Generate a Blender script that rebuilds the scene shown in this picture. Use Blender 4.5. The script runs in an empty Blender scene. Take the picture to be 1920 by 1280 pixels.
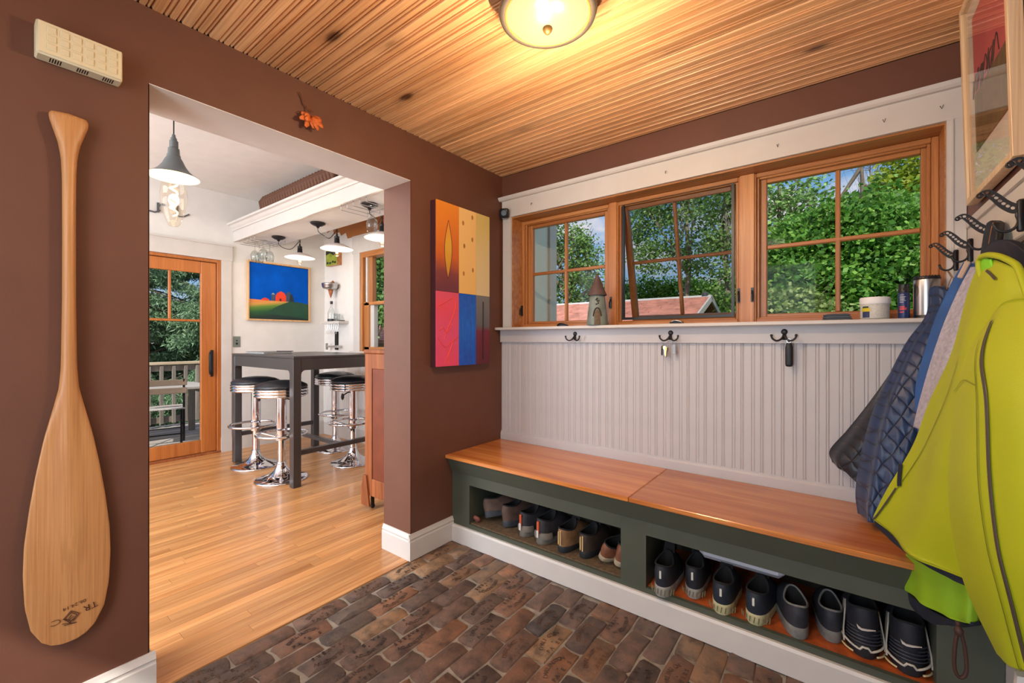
import bpy, math, random
import numpy as np
from mathutils import Vector, Matrix, Euler
random.seed(7); np.random.seed(7)
R = math.radians
S = bpy.context.scene
COL = S.collection

# ------------------------------------------------------------------ camera, sky, sun, lights, exposure
F_PX = 802.0
cam = bpy.data.cameras.new('camera')
cam.sensor_width = 36.0; cam.lens = 36.0 * F_PX / 1920.0
cam.shift_y = -3.0 / 1920.0
cam.clip_start = 0.02; cam.clip_end = 300
camo = bpy.data.objects.new('camera', cam); COL.objects.link(camo)
CAM = Vector((1.83, 0.0, 1.18))
camo.location = CAM; camo.rotation_euler = (R(90), 0, R(37.5))
S.camera = camo
S.view_settings.view_transform = 'Standard'; S.view_settings.look = 'None'
S.view_settings.gamma = 1.0; S.view_settings.use_curve_mapping = False
S.view_settings.exposure = 0.0
S.cycles.use_denoising = True
S.cycles.max_bounces = 8; S.cycles.diffuse_bounces = 4; S.cycles.transparent_max_bounces = 16
S.cycles.sample_clamp_indirect = 6.0

world = bpy.data.worlds.new('sky'); S.world = world; world.use_nodes = True
wn = world.node_tree; wn.nodes.clear()
def N(t, typ, **kw):
    n = t.nodes.new(typ)
    for k, v in kw.items():
        if k.startswith('i_'):
            key = k[2:]
            n.inputs[int(key) if key.isdigit() else key.replace('_', ' ')].default_value = v
        else: setattr(n, k, v)
    return n
def ramp(t, stops, interp='LINEAR'):
    n = t.nodes.new('ShaderNodeValToRGB'); cr = n.color_ramp; cr.interpolation = interp
    while len(cr.elements) < len(stops): cr.elements.new(0.5)
    for e, (p, c) in zip(cr.elements, stops):
        e.position = p; e.color = (c[0], c[1], c[2], 1) if len(c) == 3 else c
    return n
def lin(r, g, b):
    f = lambda c: (c/255/12.92) if c/255 <= 0.04045 else ((c/255+0.055)/1.055)**2.4
    return (f(r), f(g), f(b))
tc = N(wn, 'ShaderNodeTexCoord'); sep = N(wn, 'ShaderNodeSeparateXYZ'); wn.links.new(tc.outputs['Generated'], sep.inputs[0])
grad = ramp(wn, [(0.0, lin(178,204,228)), (0.15, lin(146,188,230)), (0.4, lin(105,160,220)), (1.0, lin(65,120,195))])
wn.links.new(sep.outputs[2], grad.inputs[0])
mp = N(wn, 'ShaderNodeMapping'); mp.inputs['Scale'].default_value = (1, 1, 2.6); wn.links.new(tc.outputs['Generated'], mp.inputs[0])
cn = N(wn, 'ShaderNodeTexNoise', i_Scale=4.2, i_Detail=7.0, i_Roughness=0.55); wn.links.new(mp.outputs[0], cn.inputs['Vector'])
cr_ = ramp(wn, [(0.46, (0,0,0)), (0.60, (1,1,1))]); wn.links.new(cn.outputs[0], cr_.inputs[0])
mx = N(wn, 'ShaderNodeMix', data_type='RGBA'); wn.links.new(cr_.outputs[0], mx.inputs[0]); wn.links.new(grad.outputs[0], mx.inputs[6])
mx.inputs[7].default_value = (*lin(232, 226, 232), 1)
bg = N(wn, 'ShaderNodeBackground', i_Strength=1.0); wn.links.new(mx.outputs[2], bg.inputs[0])
wo = N(wn, 'ShaderNodeOutputWorld'); wn.links.new(bg.outputs[0], wo.inputs[0])

def light(name, typ, loc, energy, color=(1,1,1), rot=(0,0,0), size=0.1, size_y=None, radius=0.0):
    l = bpy.data.lights.new(name, typ); l.energy = energy; l.color = color
    if typ == 'AREA':
        l.shape = 'RECTANGLE'; l.size = size; l.size_y = size_y or size
    elif typ != 'SUN': l.shadow_soft_size = radius
    o = bpy.data.objects.new(name, l); COL.objects.link(o); o.location = loc; o.rotation_euler = rot
    return o
sun = light('sun', 'SUN', (6, -6, 12), 5.0, (1.0, 0.95, 0.86), (R(47), 0, R(28))); sun.data.angle = R(1.0)
# area lamp standing in for daylight at the glazed entry door behind the camera
light('entry_daylight', 'AREA', (1.15, -1.32, 1.15), 40, (0.78, 0.89, 1.0), (R(90), 0, 0), 0.9, 1.9)
light('kitchen_cool_fill', 'AREA', (-1.8, -1.9, 1.5), 130, (0.86, 0.93, 1.0), (R(90), 0, 0), 2.6, 1.9)  # unseen cool area lamp added to brighten the kitchen
light('kitchen_overhead_fill', 'AREA', (-1.3, -1.1, 2.68), 60, (1.0, 0.98, 0.95), (0, 0, 0), 1.6, 1.2)  # overhead area lamp added out of view to lift the kitchen brightness
light('entry_overhead_fill', 'AREA', (1.1, -0.75, 2.26), 15, (1.0, 0.86, 0.70), (0, 0, 0), 0.5, 0.5)  # warm fill added overhead behind the camera, no fitting modelled

# ------------------------------------------------------------------ helpers
WP = {}
def wpos(o): return WP.get(o.name, Vector((0,0,0)))
def setp(o, label=None, cat=None, group=None, kind=None):
    if label: o['label'] = label
    if cat: o['category'] = cat
    if group: o['group'] = group
    if kind: o['kind'] = kind
    return o
def empty(name, loc, label=None, cat=None, group=None, kind=None, parent=None):
    o = bpy.data.objects.new(name, None); COL.objects.link(o); o.empty_display_size = 0.05
    loc = Vector(loc)
    if parent: o.parent = parent; o.location = loc - wpos(parent)
    else: o.location = loc
    WP[o.name] = loc
    return setp(o, label, cat, group, kind)
def link_mesh(name, me, parent=None, loc=None):
    o = bpy.data.objects.new(name, me); COL.objects.link(o)
    if loc is None: loc = Vector((0,0,0))
    if parent: o.parent = parent
    o.location = Vector(loc) - (wpos(parent) if parent else Vector((0,0,0)))
    WP[o.name] = Vector(loc)
    return o
class MB:
    def __init__(s): s.v = []; s.f = []
    def add(s, vs, fs):
        b = len(s.v); s.v += [tuple(v) for v in vs]; s.f += [tuple(i+b for i in f) for f in fs]; return s
    def box(s, x0, x1, y0, y1, z0, z1):
        return s.add([(x0,y0,z0),(x1,y0,z0),(x1,y1,z0),(x0,y1,z0),(x0,y0,z1),(x1,y0,z1),(x1,y1,z1),(x0,y1,z1)],
            [(0,3,2,1),(4,5,6,7),(0,1,5,4),(1,2,6,5),(2,3,7,6),(3,0,4,7)])
    def cbox(s, x0, x1, y0, y1, z0, z1, b=0.004):
        """box with chamfered edges"""
        b = min(b, (x1-x0)*.45, (y1-y0)*.45, (z1-z0)*.45)
        bm = bmesh_box(x0,x1,y0,y1,z0,z1,b); return s.add(*bm)
    def prism(s, pts, axis, a0, a1):
        """extrude a 2-D outline; axis is the extrusion axis, pts in the other two (in xyz order)"""
        n = len(pts); vs = []
        for a in (a0, a1):
            for p in pts:
                q = list(p); q.insert('xyz'.index(axis), a); vs.append(q)
        fs = [tuple(range(n)), tuple(range(2*n-1, n-1, -1))]
        for i in range(n): j = (i+1) % n; fs.append((i, i+n, j+n, j))
        return s.add(vs, fs)
    def tube(s, path, r, n=8, closed=False, cap=True, flat=1.0):
        P = [Vector(p) for p in path]; m = len(P); rs = r if hasattr(r, '__len__') else [r]*m
        T = []
        for i in range(m):
            a = P[(i-1) % m] if (closed or i > 0) else P[i]; b = P[(i+1) % m] if (closed or i < m-1) else P[i]
            t = (b-a); T.append(t.normalized() if t.length > 1e-9 else Vector((0,0,1)))
        up = Vector((0,0,1)) if abs(T[0].z) < .9 else Vector((1,0,0))
        nrm = T[0].cross(up).normalized(); vs = []
        for i in range(m):
            nrm = (nrm - T[i]*nrm.dot(T[i]))
            nrm = nrm.normalized() if nrm.length > 1e-6 else T[i].orthogonal().normalized()
            bn = T[i].cross(nrm)
            for k in range(n):
                a = 2*math.pi*k/n; vs.append(P[i] + nrm*math.cos(a)*rs[i] + bn*math.sin(a)*rs[i]*flat)
        fs = []
        for i in range(m if closed else m-1):
            j = (i+1) % m
            for k in range(n): l = (k+1) % n; fs.append((i*n+k, i*n+l, j*n+l, j*n+k))
        if cap and not closed: fs.append(tuple(range(n-1,-1,-1))); fs.append(tuple((m-1)*n+k for k in range(n)))
        return s.add(vs, fs)
    def lathe(s, prof, c=(0,0,0), n=24, axis='z', a0=0, a1=2*math.pi):
        full = abs(a1-a0-2*math.pi) < 1e-6; m = len(prof); vs = []; nn = n if full else n+1
        for k in range(nn):
            a = a0+(a1-a0)*k/n
            for r, z in prof:
                p = (r*math.cos(a), r*math.sin(a), z)
                if axis == 'x': p = (p[2], p[0], p[1])
                elif axis == 'y': p = (p[0], p[2], p[1])
                vs.append((c[0]+p[0], c[1]+p[1], c[2]+p[2]))
        fs = []
        for k in range(n):
            l = (k+1) % nn
            for i in range(m-1): fs.append((k*m+i, l*m+i, l*m+i+1, k*m+i+1))
        return s.add(vs, fs)
    def grid(s, G):
        h = len(G); w = len(G[0]); vs = [tuple(p) for row in G for p in row]
        return s.add(vs, [(i*w+j, i*w+j+1, (i+1)*w+j+1, (i+1)*w+j) for i in range(h-1) for j in range(w-1)])
    def xf(s, M):
        s.v = [tuple(M @ Vector(v)) for v in s.v]; return s
    def build(s, name, mat, parent=None, smooth=False, label=None, cat=None, group=None, kind=None, auto=None, bevel=0, subsurf=0, base=True):
        vs = np.array(s.v, dtype=float); lo = vs.min(0); hi = vs.max(0)
        c = Vector(((lo[0]+hi[0])/2, (lo[1]+hi[1])/2, lo[2] if base else (lo[2]+hi[2])/2))
        me = bpy.data.meshes.new(name); me.from_pydata([tuple(v) for v in (vs - np.array(c))], [], s.f)
        me.validate(); me.update()
        if mat:
            for m_ in (mat if isinstance(mat, (list, tuple)) else [mat]): me.materials.append(m_)
        if smooth: me.shade_smooth()
        if auto: me.shade_smooth(); me.set_sharp_from_angle(angle=R(auto))
        o = link_mesh(name, me, parent, c)
        if bevel: b = o.modifiers.new('bevel', 'BEVEL'); b.width = bevel; b.segments = 2; b.limit_method = 'ANGLE'; b.angle_limit = R(40)
        if subsurf: m_ = o.modifiers.new('sub', 'SUBSURF'); m_.levels = m_.render_levels = subsurf
        return setp(o, label, cat, group, kind)
def bmesh_box(x0,x1,y0,y1,z0,z1,b):
    X=(x0,x0+b,x1-b,x1);Y=(y0,y0+b,y1-b,y1);Z=(z0,z0+b,z1-b,z1)
    vs=[];idx={}
    def vi(i,j,k):
        key=(i,j,k)
        if key not in idx: idx[key]=len(vs); vs.append((X[i],Y[j],Z[k]))
        return idx[key]
    fs=[]
    A=(1,2)
    # faces
    for k,o in ((0,-1),(3,1)):
        q=[vi(1,1,k),vi(2,1,k),vi(2,2,k),vi(1,2,k)]; fs.append(q[::-1] if o<0 else q)
        q=[vi(1,k,1),vi(2,k,1),vi(2,k,2),vi(1,k,2)]; fs.append(q if o<0 else q[::-1])
        q=[vi(k,1,1),vi(k,2,1),vi(k,2,2),vi(k,1,2)]; fs.append(q[::-1] if o<0 else q)
    o3=lambda a:1 if a==0 else 2
    for a in (0,3):
        for c in (0,3):
            fs.append([vi(a,o3(c),1),vi(o3(a),c,1),vi(o3(a),c,2),vi(a,o3(c),2)])
            fs.append([vi(a,1,o3(c)),vi(o3(a),1,c),vi(o3(a),2,c),vi(a,2,o3(c))])
            fs.append([vi(1,a,o3(c)),vi(1,o3(a),c),vi(2,o3(a),c),vi(2,a,o3(c))])
            for d in (0,3): fs.append([vi(a,o3(c),o3(d)),vi(o3(a),c,o3(d)),vi(o3(a),o3(c),d)])
    return vs,fs
def at(px, py, axis, val):
    """point of the room seen at a pixel of the photograph, on a plane of the room"""
    u = (px-960)/F_PX; v = (637-py)/F_PX; s_, c_ = math.sin(R(37.5)), math.cos(R(37.5))
    D = Vector((-s_+u*c_, c_+u*s_, v)); i = 'xyz'.index(axis); t = (val-CAM[i])/D[i]
    return CAM + D*t
def copy_tree(o, parent=None):
    c = o.copy(); COL.objects.link(c); WP[c.name] = wpos(o)
    if parent: c.parent = parent
    for ch in o.children: copy_tree(ch, c)
    return c
def bez(pts, n):
    """Catmull-Rom through points"""
    P = [Vector(p) for p in pts]; P = [P[0]*2-P[1]] + P + [P[-1]*2-P[-2]]; out = []
    m = len(P)-3
    for i in range(n):
        t = i/(n-1)*m; k = min(int(t), m-1); t -= k; a, b, c, d = P[k:k+4]
        out.append(0.5*((2*b)+(c-a)*t+(2*a-5*b+4*c-d)*t*t+(3*b-a-3*c+d)*t**3))
    return out
_tm = {}
def text_geo(txt, size, depth=0.0):
    """vertices and faces of lettering in the x-y plane, centred"""
    key = (txt, size, depth)
    if key in _tm: return _tm[key]
    cu = bpy.data.curves.new('t', 'FONT'); cu.body = txt; cu.size = size; cu.extrude = depth; cu.resolution_u = 2
    cu.align_x = 'CENTER'; cu.align_y = 'CENTER'
    o = bpy.data.objects.new('t', cu); COL.objects.link(o)
    dg = bpy.context.evaluated_depsgraph_get(); me = bpy.data.meshes.new_from_object(o.evaluated_get(dg))
    r = ([tuple(v.co) for v in me.vertices], [tuple(p.vertices) for p in me.polygons])
    COL.objects.unlink(o); bpy.data.objects.remove(o); bpy.data.curves.remove(cu); bpy.data.meshes.remove(me)
    _tm[key] = r; return r
def add_text(mb, txt, size, M, depth=0.0):
    vs, fs = text_geo(txt, size, depth); return mb.add([M @ Vector(v) for v in vs], fs)

# ------------------------------------------------------------------ materials
def base_mat(name):
    m = bpy.data.materials.new(name); m.use_nodes = True; t = m.node_tree; t.nodes.clear()
    b = t.nodes.new('ShaderNodeBsdfPrincipled'); o = t.nodes.new('ShaderNodeOutputMaterial'); t.links.new(b.outputs[0], o.inputs[0])
    return m, t, b, o
def rgb(c): return (c[0], c[1], c[2], 1)
def plain(name, col, rough=0.5, metal=0.0, var=0.12, scale=8.0, bump=0.0, bscale=60.0, spec=0.5, coat=0.0, emit=None, estr=0.0):
    m, t, b, o = base_mat(name)
    c = lin(*col); tcn = N(t, 'ShaderNodeTexCoord')
    no = N(t, 'ShaderNodeTexNoise', i_Scale=scale, i_Detail=4.0); t.links.new(tcn.outputs['Object'], no.inputs['Vector'])
    rp = ramp(t, [(0.3, [x*(1-var) for x in c]), (0.7, [min(1, x*(1+var)) for x in c])]); t.links.new(no.outputs[0], rp.inputs[0])
    t.links.new(rp.outputs[0], b.inputs['Base Color'])
    b.inputs['Roughness'].default_value = rough; b.inputs['Metallic'].default_value = metal
    b.inputs['Specular IOR Level'].default_value = spec; b.inputs['Coat Weight'].default_value = coat
    if bump:
        bn = N(t, 'ShaderNodeTexNoise', i_Scale=bscale, i_Detail=3.0); t.links.new(tcn.outputs['Object'], bn.inputs['Vector'])
        bu = N(t, 'ShaderNodeBump', i_Strength=bump, i_Distance=0.002); t.links.new(bn.outputs[0], bu.inputs['Height']); t.links.new(bu.outputs[0], b.inputs['Normal'])
    if emit: b.inputs['Emission Color'].default_value = rgb(lin(*emit)); b.inputs['Emission Strength'].default_value = estr
    return m
def wood(name, dark, light_, axis='x', rough=0.4, ring=14.0, stretch=0.07, knots=0.0, rand=0.25, coat=0.0, contrast=1.0, knot_col=(70,35,15), kscale=3.2):
    m, t, b, o = base_mat(name)
    g = N(t, 'ShaderNodeNewGeometry'); oi = N(t, 'ShaderNodeObjectInfo')
    off = N(t, 'ShaderNodeVectorMath', operation='SCALE'); cx = N(t, 'ShaderNodeCombineXYZ')
    for i in range(3): t.links.new(oi.outputs['Random'], cx.inputs[i])
    t.links.new(cx.outputs[0], off.inputs[0]); off.inputs['Scale'].default_value = 17.0
    ad = N(t, 'ShaderNodeVectorMath', operation='ADD'); t.links.new(g.outputs['Position'], ad.inputs[0]); t.links.new(off.outputs[0], ad.inputs[1])
    mp = N(t, 'ShaderNodeMapping'); sc = [1.0, 1.0, 1.0]; sc['xyz'.index(axis)] = stretch; mp.inputs['Scale'].default_value = sc
    t.links.new(ad.outputs[0], mp.inputs[0])
    n1 = N(t, 'ShaderNodeTexNoise', i_Scale=ring, i_Detail=5.0, i_Roughness=0.6, i_Distortion=1.2); t.links.new(mp.outputs[0], n1.inputs['Vector'])
    mp2 = N(t, 'ShaderNodeMapping'); sc2 = [1.0, 1.0, 1.0]; sc2['xyz'.index(axis)] = 0.015; mp2.inputs['Scale'].default_value = sc2
    t.links.new(ad.outputs[0], mp2.inputs[0])
    n2 = N(t, 'ShaderNodeTexNoise', i_Scale=230.0, i_Detail=2.0); t.links.new(mp2.outputs[0], n2.inputs['Vector'])
    d, l = lin(*dark), lin(*light_); mid = [(a+b_)/2 for a, b_ in zip(d, l)]
    w = 0.20/contrast
    rp = ramp(t, [(0.5-w, d), (0.5, mid), (0.5+w*0.8, l)]); t.links.new(n1.outputs[0], rp.inputs[0])
    mfine = N(t, 'ShaderNodeMix', data_type='RGBA', blend_type='MULTIPLY'); mfine.inputs[0].default_value = 0.45
    rf = ramp(t, [(0.35, (0.62,0.55,0.5)), (0.6, (1,1,1))]); t.links.new(n2.outputs[0], rf.inputs[0])
    t.links.new(rp.outputs[0], mfine.inputs[6]); t.links.new(rf.outputs[0], mfine.inputs[7])
    last = mfine.outputs[2]
    hs = N(t, 'ShaderNodeHueSaturation'); mr = N(t, 'ShaderNodeMapRange', i_3=1-rand, i_4=1+rand*0.6)
    t.links.new(oi.outputs['Random'], mr.inputs[0]); t.links.new(mr.outputs[0], hs.inputs['Value']); t.links.new(last, hs.inputs['Color']); last = hs.outputs[0]
    if knots:
        mk = N(t, 'ShaderNodeMapping'); sk = [1.0]*3; sk['xyz'.index(axis)] = 0.42; mk.inputs['Scale'].default_value = sk; t.links.new(ad.outputs[0], mk.inputs[0])
        vo = N(t, 'ShaderNodeTexVoronoi', i_Scale=kscale); t.links.new(mk.outputs[0], vo.inputs['Vector'])
        kr = ramp(t, [(0.0, (1,1,1)), (knots*0.55, (0.9,0.9,0.9)), (knots, (0.25,)*3), (knots*1.9, (0,0,0))]); t.links.new(vo.outputs['Distance'], kr.inputs[0])
        kx = N(t, 'ShaderNodeMix', data_type='RGBA'); t.links.new(kr.outputs[0], kx.inputs[0]); t.links.new(last, kx.inputs[6]); kx.inputs[7].default_value = rgb(lin(*knot_col)); last = kx.outputs[2]
    t.links.new(last, b.inputs['Base Color'])
    b.inputs['Roughness'].default_value = rough; b.inputs['Coat Weight'].default_value = coat; b.inputs['Coat Roughness'].default_value = 0.15
    bu = N(t, 'ShaderNodeBump', i_Strength=0.12, i_Distance=0.002); t.links.new(n2.outputs[0], bu.inputs['Height']); t.links.new(bu.outputs[0], b.inputs['Normal'])
    return m
def glass(name, tint=(1,1,1), rough=0.0, refl=1.0):
    m = bpy.data.materials.new(name); m.use_nodes = True; t = m.node_tree; t.nodes.clear()
    tr = N(t, 'ShaderNodeBsdfTransparent'); tr.inputs[0].default_value = (*tint, 1); gl = N(t, 'ShaderNodeBsdfGlossy', i_Roughness=rough)
    fr = N(t, 'ShaderNodeFresnel'); gb = N(t, 'ShaderNodeNewGeometry'); ior = N(t, 'ShaderNodeMapRange', i_3=1.45, i_4=1/1.45); t.links.new(gb.outputs['Backfacing'], ior.inputs[0]); t.links.new(ior.outputs[0], fr.inputs[0]); mu = N(t, 'ShaderNodeMath', operation='MULTIPLY'); mu.inputs[1].default_value = refl
    t.links.new(fr.outputs[0], mu.inputs[0]); mi = N(t, 'ShaderNodeMixShader'); o = N(t, 'ShaderNodeOutputMaterial')
    t.links.new(mu.outputs[0], mi.inputs[0]); t.links.new(tr.outputs[0], mi.inputs[1]); t.links.new(gl.outputs[0], mi.inputs[2]); t.links.new(mi.outputs[0], o.inputs[0])
    return m
def leafmat(name, cols, trans=0.35):
    m, t, b, o = base_mat(name)
    g = N(t, 'ShaderNodeNewGeometry'); n = len(cols)
    rp = ramp(t, [(i/(n-1), lin(*c)) for i, c in enumerate(cols)]); t.links.new(g.outputs['Random Per Island'], rp.inputs[0])
    t.links.new(rp.outputs[0], b.inputs['Base Color']); b.inputs['Roughness'].default_value = 0.55
    tl = N(t, 'ShaderNodeBsdfTranslucent'); t.links.new(rp.outputs[0], tl.inputs[0]); mi = N(t, 'ShaderNodeMixShader'); mi.inputs[0].default_value = trans
    t.links.new(b.outputs[0], mi.inputs[1]); t.links.new(tl.outputs[0], mi.inputs[2]); t.links.new(mi.outputs[0], o.inputs[0])
    return m
def brick_mat():
    m, t, b, o = base_mat('brick')
    oi = N(t, 'ShaderNodeObjectInfo'); g = N(t, 'ShaderNodeNewGeometry')
    rp = ramp(t, [(0.0, lin(96,84,80)), (0.2, lin(140,104,84)), (0.4, lin(108,94,88)), (0.55, lin(156,112,84)), (0.7, lin(86,80,80)), (0.85, lin(176,142,108)), (1.0, lin(118,84,68))])
    t.links.new(oi.outputs['Random'], rp.inputs[0])
    n1 = N(t, 'ShaderNodeTexNoise', i_Scale=16.0, i_Detail=6.0, i_Roughness=0.65); t.links.new(g.outputs['Position'], n1.inputs['Vector'])
    r1 = ramp(t, [(0.33, (0.36,0.34,0.36)), (0.5, (0.9,0.88,0.86)), (0.68, (1.35,1.2,1.1))]); t.links.new(n1.outputs[0], r1.inputs[0])
    mu = N(t, 'ShaderNodeMix', data_type='RGBA', blend_type='MULTIPLY'); mu.inputs[0].default_value = 0.95; t.links.new(rp.outputs[0], mu.inputs[6]); t.links.new(r1.outputs[0], mu.inputs[7])
    n3 = N(t, 'ShaderNodeTexNoise', i_Scale=110.0, i_Detail=4.0); t.links.new(g.outputs['Position'], n3.inputs['Vector'])
    r3 = ramp(t, [(0.66, (0,0,0)), (0.74, (0.5,0.5,0.5))]); t.links.new(n3.outputs[0], r3.inputs[0])
    mw = N(t, 'ShaderNodeMix', data_type='RGBA'); t.links.new(r3.outputs[0], mw.inputs[0]); t.links.new(mu.outputs[2], mw.inputs[6]); mw.inputs[7].default_value = rgb(lin(185,170,155))
    t.links.new(mw.outputs[2], b.inputs['Base Color'])
    rr = ramp(t, [(0.3, (0.28,)*3), (0.7, (0.55,)*3)]); t.links.new(n1.outputs[0], rr.inputs[0]); t.links.new(rr.outputs[0], b.inputs['Roughness'])
    n2 = N(t, 'ShaderNodeTexNoise', i_Scale=38.0, i_Detail=9.0, i_Roughness=0.78); t.links.new(g.outputs['Position'], n2.inputs['Vector'])
    bu = N(t, 'ShaderNodeBump', i_Strength=1.0, i_Distance=0.009); t.links.new(n2.outputs[0], bu.inputs['Height']); t.links.new(bu.outputs[0], b.inputs['Normal'])
    return m
def quilt_mat(name, col, col2):
    m, t, b, o = base_mat(name); g = N(t, 'ShaderNodeNewGeometry'); sp = N(t, 'ShaderNodeSeparateXYZ'); t.links.new(g.outputs['Position'], sp.inputs[0])
    outs = []
    for sgn in (1, -1):
        a = N(t, 'ShaderNodeMath', operation='MULTIPLY'); a.inputs[1].default_value = sgn*1.0; t.links.new(sp.outputs[0], a.inputs[0])
        a2 = N(t, 'ShaderNodeMath', operation='MULTIPLY_ADD'); a2.inputs[1].default_value = sgn*0.5; t.links.new(sp.outputs[1], a2.inputs[0]); t.links.new(a.outputs[0], a2.inputs[2])
        a3 = N(t, 'ShaderNodeMath', operation='MULTIPLY_ADD'); a3.inputs[1].default_value = 0.62; t.links.new(sp.outputs[2], a3.inputs[0]); t.links.new(a2.outputs[0], a3.inputs[2])
        a4 = N(t, 'ShaderNodeMath', operation='MULTIPLY'); a4.inputs[1].default_value = math.pi/0.042; t.links.new(a3.outputs[0], a4.inputs[0])
        a5 = N(t, 'ShaderNodeMath', operation='SINE'); t.links.new(a4.outputs[0], a5.inputs[0])
        a6 = N(t, 'ShaderNodeMath', operation='ABSOLUTE'); t.links.new(a5.outputs[0], a6.inputs[0]); outs.append(a6)
    mn = N(t, 'ShaderNodeMath', operation='MINIMUM'); t.links.new(outs[0].outputs[0], mn.inputs[0]); t.links.new(outs[1].outputs[0], mn.inputs[1])
    pw = N(t, 'ShaderNodeMath', operation='POWER'); pw.inputs[1].default_value = 0.5; t.links.new(mn.outputs[0], pw.inputs[0])
    bu = N(t, 'ShaderNodeBump', i_Strength=0.5, i_Distance=0.008); t.links.new(pw.outputs[0], bu.inputs['Height']); t.links.new(bu.outputs[0], b.inputs['Normal'])
    rp = ramp(t, [(0.0, lin(*col2)), (0.35, lin(*col))]); t.links.new(mn.outputs[0], rp.inputs[0]); t.links.new(rp.outputs[0], b.inputs['Base Color'])
    b.inputs['Roughness'].default_value = 0.42; b.inputs['Sheen Weight'].default_value = 0.1
    return m
M = {}
M['brown'] = plain('brown_wall_paint', (104,65,49), 0.55, var=0.05, bump=0.15, bscale=220)
M['orange_paint'] = plain('ochre_wall_paint', (176,108,48), 0.6, var=0.04)
M['white'] = plain('white_trim_paint', (206,200,195), 0.4, var=0.03)
M['cream'] = plain('off_white_wall', (224,221,218), 0.7, var=0.03, bump=0.08, bscale=200)
M['bead'] = plain('white_beadboard_paint', (188,184,186), 0.42, var=0.03)
M['green'] = plain('dark_green_paint', (74,78,66), 0.45, var=0.10, scale=5)
M['pine_ceiling'] = wood('varnished_pine_board', (202,142,92), (240,190,140), 'x', 0.36, ring=9, stretch=0.05, knots=0.13, rand=0.20, contrast=0.85, knot_col=(72,36,16), kscale=5.4)
M['pine_bench'] = wood('amber_pine_plank', (184,98,40), (224,146,74), 'x', 0.27, ring=9, stretch=0.06, knots=0.075, rand=0.1, coat=0.3, knot_col=(90,40,15))
M['oak'] = wood('oak_strip', (184,122,68), (220,164,106), 'y', 0.34, ring=22, stretch=0.05, rand=0.22, coat=0.25)
M['fir'] = wood('fir_window_wood', (164,98,48), (200,138,82), 'z', 0.38, ring=16, stretch=0.05, rand=0.12)
M['firx'] = wood('fir_rail_wood', (164,98,48), (200,138,82), 'x', 0.38, ring=16, stretch=0.05, rand=0.12)
M['firdoor'] = wood('fir_door_wood', (172,96,42), (200,124,62), 'z', 0.35, ring=10, stretch=0.05, rand=0.1)
M['cabinet'] = wood('brown_cabinet_wood', (124,66,34), (166,98,56), 'z', 0.4, ring=14, stretch=0.06, rand=0.1)
M['paddle'] = wood('basswood', (190,130,78), (212,156,100), 'z', 0.42, ring=5, stretch=0.12, rand=0.02)
M['cubby'] = plain('orange_pine_shelf', (176,84,36), 0.5, var=0.35, scale=26)
M['mat'] = plain('worn_brown_carpet', (98,78,56), 0.95, var=0.35, scale=70, bump=0.8, bscale=260)
M['brick'] = brick_mat()
M['mortar'] = plain('grey_mortar', (146,138,128), 0.85, var=0.3, scale=22, bump=0.8, bscale=90)
M['glass'] = glass('window_glass', (0.97,0.98,0.98), refl=0.1)
M['clear'] = glass('clear_glassware', (0.9,0.92,0.92), refl=1.6)
M['bulb'] = glass('bulb_glass', (1.0,0.95,0.88), refl=1.0)
M['screen'] = glass('insect_mesh', (0.82,0.82,0.82), refl=0.05)
M['black'] = plain('black_metal', (26,26,30), 0.4, var=0.1, spec=0.5)
M['iron'] = plain('dark_iron', (38,36,36), 0.45, metal=0.6)
M['chrome'] = plain('chrome', (225,225,230), 0.07, metal=1.0, var=0.02)
M['steel'] = plain('brushed_steel', (190,190,190), 0.28, metal=1.0, var=0.05)
M['vinyl'] = plain('black_vinyl', (34,36,42), 0.34, var=0.1)
M['table'] = plain('charcoal_table_lacquer', (66,62,62), 0.32, var=0.06)
M['enamel'] = plain('white_enamel', (238,228,226), 0.35, var=0.02)
M['greyshade'] = plain('grey_metal_shade', (86,90,92), 0.45, var=0.05)
M['navy'] = plain('navy_fabric', (22,28,44), 0.8, var=0.2)
M['plas_cream'] = plain('cream_plastic', (222,206,170), 0.5, var=0.03)

# ------------------------------------------------------------------ room shell
H = 2.288
def struct(name, mb, mat, parent=None, **kw):
    return mb.build(name, mat, parent, kind=None if parent else 'structure', **kw)
# wall A (left): with the wide opening to the kitchen
YO0, YO1, ZO = 0.395, 1.49, 2.037
wa = MB(); wa.box(-0.2, 0, -1.4, YO0, 0, H); wa.box(-0.2, 0, YO1, 2.275, 0, H); wa.box(-0.2, 0, YO0, YO1, ZO, H)
wall_left = struct('wall_left', wa, M['brown'])
wk = MB(); wk.box(-0.232, -0.2, -2.0, YO0, 0, 2.73); wk.box(-0.232, -0.2, YO1, 2.85, 0, 2.73); wk.box(-0.232, -0.2, YO0, YO1, ZO, 2.73)
wk.box(-0.232, 0, YO0, YO1, ZO-0.003, ZO-0.0005)
wk.box(-0.2, -0.1, 2.275, 3.0, -0.4, 2.73)
struct('wall_kitchen_near', wk, M['cream'])
jb = MB(); jb.box(-0.232, 0, YO1-0.001, YO1+0.002, 0.137, ZO-0.003); jb.box(-0.232, 0, YO0-0.002, YO0+0.001, 0.137, ZO-0.003)
struct('trim_1', jb, M['brown'])
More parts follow.
